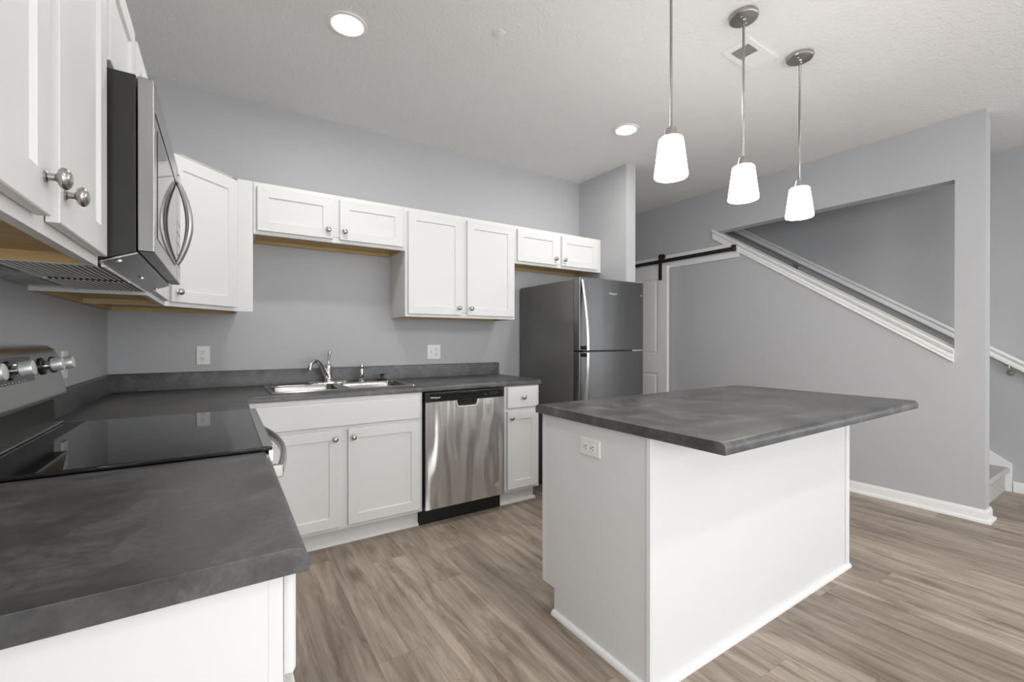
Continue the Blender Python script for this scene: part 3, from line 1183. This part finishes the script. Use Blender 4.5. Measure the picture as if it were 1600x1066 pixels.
outlet('white duplex outlet on the grey wall near the kitchen corner', (0.437, 0, 1.113), 0)
outlet('white switch and outlet plate on the wall above the dishwasher', (1.945, 0, 1.113), 0, gang=2, switch=True, name='switch_plate')
outlet('white outlet half hidden behind the range control knobs', (0, -0.82, 1.108), W90)
outlet('white sideways outlet on the end of the kitchen island', (IX0 - 0.0005, -1.995, 0.782), -W90, horizontal=True)

# ------------------------------------------------------------------ sink
def rrect(x0, x1, y0, y1, r, z, n=6):
    out = []
    for cx, cy, a0 in ((x1 - r, y1 - r, 0), (x0 + r, y1 - r, PI / 2), (x0 + r, y0 + r, PI), (x1 - r, y0 + r, 3 * PI / 2)):
        for k in range(n + 1):
            a = a0 + PI / 2 * k / n
            out.append((cx + r * math.cos(a), cy + r * math.sin(a), z))
    return out


def ring(bm, pts):
    return [bm.verts.new(p) for p in pts]


def bridge(bm, A, B):
    n = len(A)
    for k in range(n):
        bm.faces.new((A[k], A[(k + 1) % n], B[(k + 1) % n], B[k]))


SK = (0.748, 1.588, -0.566, -0.052)
sk = thing('kitchen_sink', 'stainless steel double bowl drop in kitchen sink', 'sink', (0, 0, 0))
b = new()
zr = 0.9195
outer0 = ring(b, rrect(SK[0], SK[1], SK[2], SK[3], 0.025, CT + 0.0008))
outer1 = ring(b, rrect(SK[0] + 0.004, SK[1] - 0.004, SK[2] + 0.004, SK[3] - 0.004, 0.022, zr + 0.001))
outer2 = ring(b, rrect(SK[0] + 0.014, SK[1] - 0.014, SK[2] + 0.014, SK[3] - 0.014, 0.018, zr - 0.001))
bridge(b, outer0, outer1); bridge(b, outer1, outer2)
xm = (SK[0] + SK[1]) / 2
bowls = [(SK[0] + 0.030, xm - 0.014, SK[2] + 0.032, SK[3] - 0.105), (xm + 0.014, SK[1] - 0.030, SK[2] + 0.032, SK[3] - 0.105)]
edges = []
def loop_edges(vs):
    return [b.edges.get((vs[i], vs[(i + 1) % len(vs)])) or b.edges.new((vs[i], vs[(i + 1) % len(vs)])) for i in range(len(vs))]
tops = []
edges += loop_edges(outer2)
for q in bowls:
    t_ = ring(b, rrect(*q, 0.05, zr - 0.001))
    tops.append(t_)
    edges += loop_edges(t_)
bmesh.ops.triangle_fill(b, use_beauty=True, use_dissolve=False, edges=edges)
for q, t_ in zip(bowls, tops):
    prev = t_
    for m, z, rr in ((0.005, zr - 0.007, 0.048), (0.008, zr - 0.03, 0.046), (0.016, zr - 0.15, 0.045), (0.028, zr - 0.172, 0.045), (0.055, zr - 0.180, 0.04)):
        nx = ring(b, rrect(q[0] + m, q[1] - m, q[2] + m, q[3] - m, rr, z))
        bridge(b, prev, nx)
        prev = nx
    b.faces.new(prev)
obj('basin', b, SINKM, sk)
for q in bowls:
    b = new()
    cx, cy = (q[0] + q[1]) / 2, (q[2] + q[3]) / 2
    lathe(b, [(0.045, zr - 0.1795), (0.045, zr - 0.177), (0.038, zr - 0.1765), (0.03, zr - 0.179)], (cx, cy, 0), (0, 0, 1), 24)
    obj('drain', b, CHROME, sk)

FX, FY, DZ = 1.137, -0.105, 0.9195
fa = thing('faucet', 'chrome single lever faucet with a swivelled curved spout', 'faucet', (FX, FY, DZ))
b = new()
pl = []
for k in range(40):
    a = 2 * PI * k / 40
    pl.append((0.127 * math.copysign(abs(math.cos(a)) ** 0.75, math.cos(a)), 0.028 * math.sin(a)))
A = ring(b, [(x, y, 0) for x, y in pl]); B = ring(b, [(x, y, 0.006) for x, y in pl]); C_ = ring(b, [(x * 0.95, y * 0.8, 0.010) for x, y in pl])
b.faces.new(A); bridge(b, A, B); bridge(b, B, C_); b.faces.new(C_)
obj('deck_plate', b, CHROME, fa)
b = new()
lathe(b, [(0.030, 0.009), (0.029, 0.016), (0.024, 0.024), (0.022, 0.05), (0.0225, 0.09), (0.024, 0.105), (0.0225, 0.118), (0.015, 0.128), (0.006, 0.132)], (0, 0, 0), (0, 0, 1), 28)
obj('body', b, CHROME, fa)
b = new()
dx, dy = -0.80, -0.60
path = smooth_path([(0.0, 0.0, 0.03), (dx * 0.03, dy * 0.03, 0.065), (dx * 0.065, dy * 0.065, 0.118), (dx * 0.095, dy * 0.095, 0.146), (dx * 0.128, dy * 0.128, 0.150), (dx * 0.155, dy * 0.155, 0.132), (dx * 0.163, dy * 0.163, 0.108)], 7)
m_ = len(path)
tube(b, path, [0.0185 - 0.0055 * min(1, i / (m_ * 0.6)) for i in range(m_)], 18)
e_ = path[-1]
lathe(b, [(0.0155, 0.0), (0.0155, -0.014), (0.012, -0.016)], (e_.x, e_.y, e_.z + 0.004), (0, 0, 1), 18)
obj('spout', b, CHROME, fa)
b = new()
tube(b, smooth_path([(0, 0, 0.125), (0.001, -0.001, 0.145), (0.003, -0.003, 0.175), (0.008, -0.004, 0.205), (0.010, -0.004, 0.214)], 5),
     [0.009, 0.0085, 0.008, 0.0075, 0.007, 0.007, 0.007, 0.0075, 0.008, 0.0085, 0.009, 0.0098, 0.0105, 0.011, 0.0115, 0.012, 0.012, 0.011, 0.010, 0.008, 0.005], 14)
obj('lever', b, CHROME, fa)

sp = thing('side_sprayer', 'chrome side sprayer standing on the sink deck beside the faucet', 'sprayer', (1.358, -0.105, DZ))
b = new()
lathe(b, [(0.024, 0), (0.024, 0.004), (0.018, 0.012), (0.0135, 0.018), (0.0135, 0.022)], (0, 0, 0), (0, 0, 1), 24); obj('base', b, CHROME, sp)
b = new()
lathe(b, [(0.012, 0.021), (0.0135, 0.03), (0.014, 0.075), (0.0125, 0.083), (0.0128, 0.087)], (0, 0, 0), (0, 0, 1), 24); obj('grip', b, CHROME, sp)
b = new()
lathe(b, [(0.011, 0.0865), (0.0145, 0.092), (0.016, 0.103), (0.0145, 0.113), (0.009, 0.119), (0.001, 0.120)], (0, -0.002, 0), (0, 0, 1), 24)
obj('spray_head', b, CHROME, sp)

b = new()
lathe(b, [(0.036, 0), (0.036, 0.005), (0.030, 0.008), (0.012, 0.010), (0.0095, 0.014), (0.0095, 0.034), (0.019, 0.038), (0.020, 0.042), (0.015, 0.044)], (0, 0, 0), (0, 0, 1), 26)
stp = obj('sink_stopper', b, BLACK)
stp.location = (1.502, -0.105, 0.9190)
tag(stp, 'black rubber drain stopper lying on the sink rim', 'stopper')

# ------------------------------------------------------------------ dishwasher
dw = thing('dishwasher', 'stainless steel dishwasher with a black control strip', 'dishwasher', (1.612, 0, 0))
X0, X1 = 0.006, 0.598
b = new(); box(b, 0.004, 0.6, -0.595, -0.03, 0.10, 0.868); obj('tub', b, GAP, dw)
b = new()
box(b, -0.005, 0.612, -0.556, -0.55, 0.0, 0.108)
lathe(b, [(0.006, 0), (0.005, 0.002)], (0.016, -0.556, 0.06), (0, -1, 0), 12)
obj('kick_plate', b, BLACK, dw, 0.001)
b = new()
PX0, PX1, PZ = 0.222, 0.386, 0.765     # pocket
f_ = -0.637
# steel door around the pocket, slightly bowed front
def dwslab(bm, x0, x1, z0, z1):
    box(bm, x0, x1, f_, -0.597, z0, z1)
dwslab(b, X0, PX0, 0.118, 0.808); dwslab(b, PX1, X1, 0.118, 0.808)
prism(b, [(PX0, 0.118), (PX1, 0.118), (PX1, 0.808), (PX1 - 0.003, 0.790), (PX1 - 0.010, 0.774), (PX1 - 0.024, PZ), (PX0 + 0.024, PZ), (PX0 + 0.010, 0.774), (PX0 + 0.003, 0.790), (PX0, 0.808)], 'y', f_, -0.597)
bmesh.ops.remove_doubles(b, verts=b.verts, dist=1e-5)
obj('door', b, STEEL, dw)
b = new()
pts = [(PX0, 0.809), (PX0 + 0.003, 0.790), (PX0 + 0.010, 0.774), (PX0 + 0.024, PZ), (PX1 - 0.024, PZ), (PX1 - 0.010, 0.774), (PX1 - 0.003, 0.790), (PX1, 0.809)]
pth = [Vector((x, f_ - 0.001, z)) for x, z in pts]
tube(b, smooth_path(pth, 5), 0.0058, 10)
obj('pocket_handle', b, BRIGHT, dw)
b = new(); box(b, PX0 - 0.002, PX1 + 0.002, -0.6, -0.5955, PZ - 0.004, 0.8085); obj('pocket', b, CASEBLACK, dw)
b = new()
box(b, X0, X1, f_, -0.597, 0.809, 0.871)
cp = obj('control_panel', b, CASEBLACK, dw, 0.002)
b = new(); box(b, X0 + 0.03, X1 - 0.02, f_ - 0.0012, f_ + 0.001, 0.814, 0.862); obj('glass_strip', b, GLASSBLACK, cp, 0.003)
b = text_bm('Whirlpool', 0.0165, (0.073, f_ - 0.0016, 0.8365), (1, 0, 0), (0, 0, 1), bold=True); obj('logo', b, INK, cp)
b = new()
for cx, cz in ((0.440, 0.840), (0.448, 0.832), (0.486, 0.846), (0.498, 0.846), (0.486, 0.832), (0.505, 0.832), (0.520, 0.846), (0.534, 0.846), (0.524, 0.834), (0.545, 0.840)):
    box(b, cx - 0.004, cx + 0.004, f_ - 0.0016, f_ - 0.001, cz - 0.0012, cz + 0.0012)
obj('button_marks', b, GREYINK, cp)
b = new()
lathe(b, [(0.0185, 0), (0.0185, 0.0008), (0.0165, 0.0008), (0.0165, 0)], (0.540, f_, 0.196), (0, -1, 0), 32, caps=False)
for k, (wd_, zz) in enumerate(((0.009, 0.0085), (0.012, 0.003), (0.012, -0.003), (0.009, -0.0085))):
    for s in (-1, 0, 1):
        box(b, 0.540 + s * wd_ * 0.8 - wd_ * 0.3, 0.540 + s * wd_ * 0.8 + wd_ * 0.3, f_ - 0.0008, f_, 0.196 + zz - 0.0014, 0.196 + zz + 0.0014)
obj('badge', b, BRIGHT, dw)

# ------------------------------------------------------------------ refrigerator
fr = thing('refrigerator', 'grey stainless top freezer refrigerator in the alcove', 'refrigerator', (2.760, -0.03, 0))
FW = 0.707
b = new(); box(b, 0, FW, -0.708, 0, 0.03, 1.668); obj('cabinet_body', b, DARKSIDE, fr, 0.004)
b = new(); box(b, 0.02, FW - 0.02, -0.70, -0.66, 0.008, 0.098); obj('base_grille', b, BLACK, fr)
for fx in (0.06, FW - 0.06):
    for fy in (-0.60, -0.08):
        b = new(); lathe(b, [(0.018, 0), (0.018, 0.01), (0.01, 0.03)], (fx, fy, 0), (0, 0, 1), 14); obj('foot', b, BLACK, fr)
DF = -0.779
b = new(); box(b, 0.006, FW - 0.006, -0.716, -0.7075, 0.12, 1.66); obj('gasket', b, GAP, fr)


def rounded_door(z0, z1):
    b = new()
    e = 0.010
    pr = [(0, -0.7155), (0, DF + e)]
    for k in range(1, 5):
        a = PI / 2 * k / 4
        pr.append((e - e * math.cos(a), DF + e - e * math.sin(a)))
    for k in range(0, 5):
        a = PI / 2 * k / 4
        pr.append((FW - e + e * math.sin(a), DF + e - e * math.cos(a)))
    pr += [(FW, -0.7155)]
    prism(b, pr, 'z', z0, z1)
    return b


fz = obj('freezer_door', rounded_door(1.130, 1.680), STEEL_F, fr, 0.002)
fd = obj('fridge_door', rounded_door(0.105, 1.118), STEEL_F, fr, 0.002)


def fridge_handle(parent, z_top, z_bot, flip):
    b = new()
    za, zb = (z_top, z_bot) if not flip else (z_bot, z_top)
    hx = 0.030
    pts = []
    for k in range(13):
        t = k / 12
        z = za + (zb - za) * t
        y = DF - 0.004 - 0.062 * math.sin(min(1.0, t * 1.05) * PI / 2)
        pts.append((hx, y, z))
    tube(b, pts, 0.0150, 14, flat=(1.0, 0.5), up=(1, 0, 0))
    o = obj('handle', b, PALEMETAL, parent)
    b = new()
    zz = zb + (0.018 if not flip else -0.018)
    box(b, hx - 0.014, hx + 0.012, DF - 0.060, DF, zz - 0.014, zz + 0.014)
    obj('handle_bracket', b, BLACK, o, 0.003)


fridge_handle(fz, 1.660, 1.133, False)
fridge_handle(fd, 1.115, 0.585, True)
b = new(); box(b, 0.05, FW - 0.13, -0.775, -0.72, 1.1185, 1.1295); obj('seam', b, GAP, fr)
b = new()
box(b, FW - 0.13, FW - 0.02, -0.772, -0.72, 1.1185, 1.1295)
box(b, FW - 0.075, FW - 0.02, -0.77, -0.72, 1.6805, 1.688)
obj('hinge', b, PALEMETAL, fr, 0.002)
b = text_bm('Whirlpool', 0.020, (0.352, DF - 0.0008, 1.572), (1, 0, 0), (0, 0, 1), bold=True)
obj('logo', b, PALEMETAL, fz)
b = new(); lathe(b, [(0.007, 0), (0.007, 0.0012)], (FW - 0.03, DF, 1.575), (0, -1, 0), 20); obj('badge', b, PALEMETAL, fz)

# ------------------------------------------------------------------ range
RY0_, RY1_ = -1.962, -1.202
rg = thing('range', 'stainless electric range with a black glass cooktop', 'range', (0, RY0_, 0))
RW = RY1_ - RY0_
b = new(); box(b, 0.03, 0.60, 0.003, RW - 0.003, 0.03, 0.905); obj('oven_body', b, DARKSIDE, rg)
for fx in (0.08, 0.56):
    for fy in (0.05, RW - 0.05):
        b = new(); lathe(b, [(0.02, 0), (0.02, 0.012), (0.012, 0.03)], (fx, fy, 0), (0, 0, 1), 14); obj('foot', b, BLACK, rg)
b = new(); box(b, 0.075, 0.650, -0.004, RW + 0.004, 0.9155, 0.926)
ck = obj('cooktop', b, GLASSBLACK, rg, 0.003)
b = new(); box(b, 0.626, 0.648, 0.002, RW - 0.002, 0.9262, 0.9285)
box(b, 0.640, 0.652, 0.0, RW, 0.885, 0.9262)
obj('front_trim', b, STEEL_Y, rg, 0.002)
b = new(); box(b, 0.058, 0.085, 0.0, RW, 0.926, 0.934); obj('rear_trim', b, STEEL_Y, rg, 0.003)
b = new(); box(b, 0.60, 0.652, 0.006, RW - 0.006, 0.225, 0.875)
od = obj('oven_door', b, STEEL_Y, rg, 0.004)
b = new(); box(b, 0.6525, 0.6545, 0.09, RW - 0.09, 0.34, 0.72); obj('oven_window', b, GLASSBLACK, od, 0.003)
b = new(); box(b, 0.60, 0.648, 0.006, RW - 0.006, 0.035, 0.215); obj('storage_drawer', b, STEEL_Y, rg, 0.004)
b = new()
hz = 0.845
pts = []
for k in range(17):
    t = k / 16
    pts.append((0.672 + 0.036 * math.sin(t * PI), 0.045 + (RW - 0.09) * t, hz))
tube(b, pts, 0.0135, 14, flat=(1.35, 0.75), up=(0, 0, 1))
hd = obj('handle', b, STEEL_Y, od)
b = new()
for yy in (0.052, RW - 0.052):
    b = new(); box(b, 0.651, 0.680, yy - 0.011, yy + 0.011, hz - 0.017, hz + 0.017)
    obj('handle_mount', b, NICKEL, hd, 0.003)
# backguard: black recess below, tilted stainless console above
b = new(); box(b, 0.012, 0.062, 0.006, RW - 0.006, 0.905, 1.021); obj('rear_vent', b, CASEBLACK, rg)


def console_profile():
    return [(0.012, 1.022), (0.091, 1.022), (0.093, 1.030), (0.091, 1.036), (0.070, 1.160), (0.065, 1.178), (0.055, 1.188), (0.042, 1.192), (0.012, 1.192)]


b = new()
cp_ = console_profile()
# rounded upper corners at both ends
rows = []
for y, cut in ((0.0, 0.045), (0.006, 0.022), (0.018, 0.008), (0.035, 0.0), (RW - 0.035, 0.0), (RW - 0.018, 0.008), (RW - 0.006, 0.022), (RW, 0.045)):
    zmax = 1.192 - cut
    row = []
    for d, z in cp_:
        if z > zmax:
            z2 = zmax
            d = min(d, 0.093 - (z2 - 1.03) * 0.17) if d > 0.02 else d
            z = z2 - (0.0 if d > 0.02 else 0.0)
        row.append(b.verts.new((d, y, z)))
    rows.append(row)
b.faces.new(rows[0]); b.faces.new(list(reversed(rows[-1])))
for A, B in zip(rows, rows[1:]):
    bridge(b, A, B)
bg_ = obj('backguard', b, STEEL_Y, rg)


def con(z):                            # console face at height z
    return 0.091 - (z - 1.036) * (0.021 / 0.124)


tilt = math.atan2(0.021, 0.124)
nrm = Vector((math.cos(tilt), 0, math.sin(tilt)))
upv = Vector((-math.sin(tilt), 0, math.cos(tilt)))
b = new()
za, zb = 1.092, 1.162
q = [Vector((con(za), 0.235, za)), Vector((con(za), 0.49, za)), Vector((con(zb), 0.49, zb)), Vector((con(zb), 0.235, zb))]
A = ring(b, [p for p in q]); B = ring(b, [p + nrm * 0.0015 for p in q])
b.faces.new(A); bridge(b, A, B); b.faces.new(B)
dp = obj('display', b, mat('display_panel', (0.035, 0.035, 0.034), 0.15), rg)
zc = 1.136
b = text_bm('12:00', 0.019, Vector((con(zc), 0.36, zc)) + nrm * 0.002, (0, 1, 0), upv)
obj('clock', b, CLOCK, dp)
b = new()
for yy, zz in [(0.25 + 0.02 * i, 1.146) for i in range(4)] + [(0.39 + 0.018 * i, 1.146) for i in range(4)] + [(0.26 + 0.022 * i, 1.114) for i in range(9)] + [(0.26 + 0.022 * i, 1.096) for i in range(8)]:
    p = Vector((con(zz), yy, zz)) + nrm * 0.0022
    q = [p + Vector((0, s * 0.0045, 0)) + upv * t for s, t in ((-1, -0.001), (1, -0.001), (1, 0.001), (-1, 0.001))]
    b.faces.new(ring(b, q))
obj('button_marks', b, INK, dp)
for ky in (RW - 0.075, RW - 0.185, RW - 0.44, RW - 0.625):
    zk = 1.128
    o_ = Vector((con(zk), ky, zk))
    b = new()
    lathe(b, [(0.026, 0), (0.026, 0.004), (0.022, 0.007)], o_, nrm, 28)
    kn = obj('knob', b, BLACK, rg)
    b = new(); lathe(b, [(0.0115, 0.006), (0.0115, 0.024)], o_, nrm, 20); obj('stem', b, CHROME, kn)
    b = new()
    s = 0.0200
    lathe(b, [(0.0180, 0.0225), (s, 0.025), (s, 0.046), (0.0190, 0.049), (0.0175, 0.0495)], o_, nrm, 32)
    obj('grip', b, KNOBM, kn)

# ------------------------------------------------------------------ microwave
mw = thing('microwave', 'black and stainless over the range microwave under a short cabinet', 'microwave', (0, RY0_ + 0.002, 1.388))
MW, MH = 0.752, 0.438
b = new()
prism(b, [(0.002, 0.0), (0.300, 0.0), (0.370, 0.026), (0.370, MH), (0.002, MH)], 'y', 0.0, MW)
obj('case', b, CASEBLACK, mw, 0.002)
b = new()
box(b, 0.372, 0.404, 0.0, MW - 0.145, 0.028, MH - 0.002)
md_ = obj('door', b, STEEL_M, mw, 0.003)
b = new(); box(b, 0.4043, 0.4050, 0.012, MW - 0.15, 0.357, 0.362); obj('door_seam', b, GAP, md_)
b = new(); box(b, 0.4043, 0.4052, 0.05, MW - 0.215, 0.07, 0.335); obj('window', b, GLASSBLACK, md_)
b = new(); box(b, 0.372, 0.404, MW - 0.142, MW, 0.028, MH - 0.002); cp2 = obj('control_panel', b, GLASSBLACK, mw, 0.003)
b = new()
for r0 in range(5):
    for c0 in range(3):
        yy, zz = MW - 0.115 + c0 * 0.04, 0.09 + r0 * 0.038
        box(b, 0.4035, 0.4046, yy - 0.008, yy + 0.008, zz - 0.004, zz + 0.004)
obj('button_marks', b, GREYINK, cp2)
b = new()
pts = []
hy = MW - 0.178
for k in range(21):
    t = k / 20
    pts.append((0.407 + 0.034 * math.sin(t * PI) ** 0.85, hy, 0.083 + 0.284 * t))
tube(b, pts, [0.008 + 0.005 * math.sin(i / 20 * PI) for i in range(21)], 16, flat=(1.5, 0.9), up=(0, 1, 0))
obj('handle', b, HANDLEM, md_)
# underside: steel front plate, two louvred filters, lamp cover
b = new()
prism(b, [(0.305, -0.004), (0.372, 0.022), (0.372, 0.026), (0.305, 0.0)], 'y', 0.004, MW - 0.004)
box(b, 0.004, 0.305, 0.004, MW - 0.004, -0.004, 0.0)
un = obj('underside_plate', b, STEEL_Y, mw)
for i, (ya, yb) in enumerate(((0.045, 0.36), (0.395, 0.71))):
    b = new()
    box(b, 0.125, 0.305, ya, yb, -0.0065, -0.004)
    ft = obj('grease_filter', b, SLOT, un)
    b = new()
    nn = 13
    for k in range(nn):
        x = 0.140 + 0.0125 * k
        prism(b, [(x + 0.0020, -0.0065), (x - 0.0020, -0.0065), (x - 0.0016, -0.0090), (x + 0.0016, -0.0090)], 'y', ya + 0.006, yb - 0.006)
    box(b, 0.122, 0.13, ya - 0.004, yb + 0.004, -0.0095, -0.004); box(b, 0.302, 0.308, ya - 0.004, yb + 0.004, -0.0095, -0.004)
    obj('louvre', b, ALU, ft)
b = new(); box(b, 0.03, 0.105, 0.12, 0.30, -0.0075, -0.004); obj('lamp_cover', b, mat('frosted_lens', (0.35, 0.35, 0.34), 0.4), un, 0.001)
b = new(); box(b, 0.03, 0.105, 0.45, 0.63, -0.0075, -0.004); obj('lamp_cover', b, bpy.data.materials['frosted_lens'], un, 0.001)
b = new()
for yy in (0.03, 0.375, 0.72):
    lathe(b, [(0.007, 0), (0.006, 0.004)], (0.335, yy, 0.0065), (0.36, 0, -0.93), 12)
obj('screws', b, CHROME, un)

# ------------------------------------------------------------------ pendants
PXS = (2.068, 2.600, 3.148)
PLAB = ('brushed nickel pendant lamp over the island end facing the range', 'brushed nickel pendant lamp in the middle over the kitchen island', 'brushed nickel pendant lamp over the island end toward the stairs')
PY = -2.140


def pendant():
    r = thing('pendant_lamp', PLAB[0], 'lamp', (PXS[0], PY, CEIL), 0, 'pendant lamps over the island')
    zb = 1.872 - CEIL
    zt = zb + 0.158
    b = new(); lathe(b, [(0.063, 0.0), (0.063, -0.016), (0.060, -0.020), (0.012, -0.024), (0.010, -0.030)], (0, 0, 0), (0, 0, 1), 40)
    cn = obj('canopy', b, NICKEL, r)
    b = new()
    for s in (-1, 1):
        lathe(b, [(0.005, 0), (0.005, -0.004), (0.002, -0.006)], (s * 0.03, s * 0.006, -0.0215), (0, 0, 1), 12)
    obj('screw', b, CHROME, cn)
    b = new()
    lathe(b, [(0.0065, -0.028), (0.0065, -0.034), (0.004, -0.036), (0.004, -0.046), (0.007, -0.048), (0.007, -0.054), (0.0056, -0.056), (0.0056, zt + 0.04)], (0, 0, 0), (0, 0, 1), 16)
    obj('rod', b, RODM, r)
    b = new()
    lathe(b, [(0.006, zt + 0.045), (0.018, zt + 0.040), (0.021, zt + 0.030), (0.028, zt + 0.004), (0.030, zt - 0.002)], (0, 0, 0), (0, 0, 1), 28)
    obj('fitter', b, NICKEL, r)
    b = new()
    lathe(b, [(0.030, zt + 0.0005), (0.043, zt - 0.001), (0.0475, zt - 0.006), (0.0490, zt - 0.016), (0.0655, zb + 0.012), (0.0660, zb + 0.004), (0.0640, zb), (0.0620, zb + 0.003), (0.046, zt - 0.014), (0.028, zt - 0.004)], (0, 0, 0), (0, 0, 1), 44, caps=False)
    sh = obj('lamp_shade', b, SHADE, r); sh['label'] = 'lit white opal glass shade'
    b = new(); lathe(b, [(0.001, zb + 0.042), (0.024, zb + 0.048), (0.030, zb + 0.065), (0.024, zb + 0.09), (0.014, zb + 0.12)], (0, 0, 0), (0, 0, 1), 20)
    obj('bulb', b, SHADE, r)
    return r


p0 = pendant()
for k in (1, 2):
    p = copy_tree(p0)
    p.location = (PXS[k], PY, CEIL)
    p['label'] = PLAB[k]

# ------------------------------------------------------------------ recessed lights, vent, ceiling plate
RL = thing('recessed_light', 'round recessed ceiling light above the counter corner', 'lamp', (1.048, -1.055, CEIL), 0, 'recessed ceiling lights')
b = new(); lathe(b, [(0.092, 0.0), (0.091, -0.005), (0.082, -0.008), (0.070, -0.006), (0.064, -0.003)], (0, 0, 0), (0, 0, 1), 48, caps=False)
obj('trim_ring', b, TRIM, RL)
b = new(); lathe(b, [(0.0640, -0.0032), (0.045, -0.0035), (0.001, -0.0038)], (0, 0, 0), (0, 0, 1), 40, caps=False)
obj('lens', b, LED, RL)
r2 = copy_tree(RL); r2.location = (3.003, -1.042, CEIL); r2['label'] = 'round recessed ceiling light in front of the refrigerator'

for (lx, ly), lab in (((1.75, -3.9), 'added unseen ceiling fill light above the open floor behind the range counter'),
                      ((3.7, -3.9), 'added unseen ceiling fill light above the open floor beyond the island'),
                      ((2.1, -5.2), 'added unseen ceiling fill light nearest the big windows')):
    r3 = copy_tree(RL); r3.location = (lx, ly, CEIL); r3['label'] = lab  # extra fixtures out of view, added to raise the ambient light

vt = thing('ceiling_vent', 'white rectangular air register in the ceiling between pendants', 'vent', (2.915, -1.997, CEIL))
vw, vh = 0.146, 0.077
b = new()
for x0, x1, y0, y1 in ((-vw, vw, -vh, -vh + 0.028), (-vw, vw, vh - 0.028, vh), (-vw, -vw + 0.04, -vh + 0.028, vh - 0.028), (vw - 0.04, vw, -vh + 0.028, vh - 0.028)):
    box(b, x0, x1, y0, y1, -0.006, -0.0005)
box(b, -0.004, 0.004, -vh + 0.028, vh - 0.028, -0.006, -0.0005)
obj('frame', b, TRIM, vt, 0.0015)
b = new(); box(b, -vw + 0.03, vw - 0.03, -vh + 0.02, vh - 0.02, -0.0004, -0.0001); obj('duct', b, HOLE, vt)
for side in (-1, 1):
    for k in range(11):
        b = new()
        x = side * (0.010 + 0.0093 * k)
        a = 0.0030 * side
        q = [(x - a - 0.0012, -0.0006), (x - a + 0.0012, -0.0006), (x + a + 0.0012, -0.0062), (x + a - 0.0012, -0.0062)]
        prism(b, q, 'y', -vh + 0.027, vh - 0.027)
        obj('louvre', b, TRIM, vt)

b = new(); lathe(b, [(0.034, 0), (0.034, -0.002), (0.032, -0.003)], (0, 0, 0), (0, 0, 1), 32)
cpl = obj('ceiling_cover', b, CEILM)
cpl.location = (1.70, -1.40, CEIL - 0.0002)
tag(cpl, 'small round blank cover plate on the ceiling', 'cover plate')
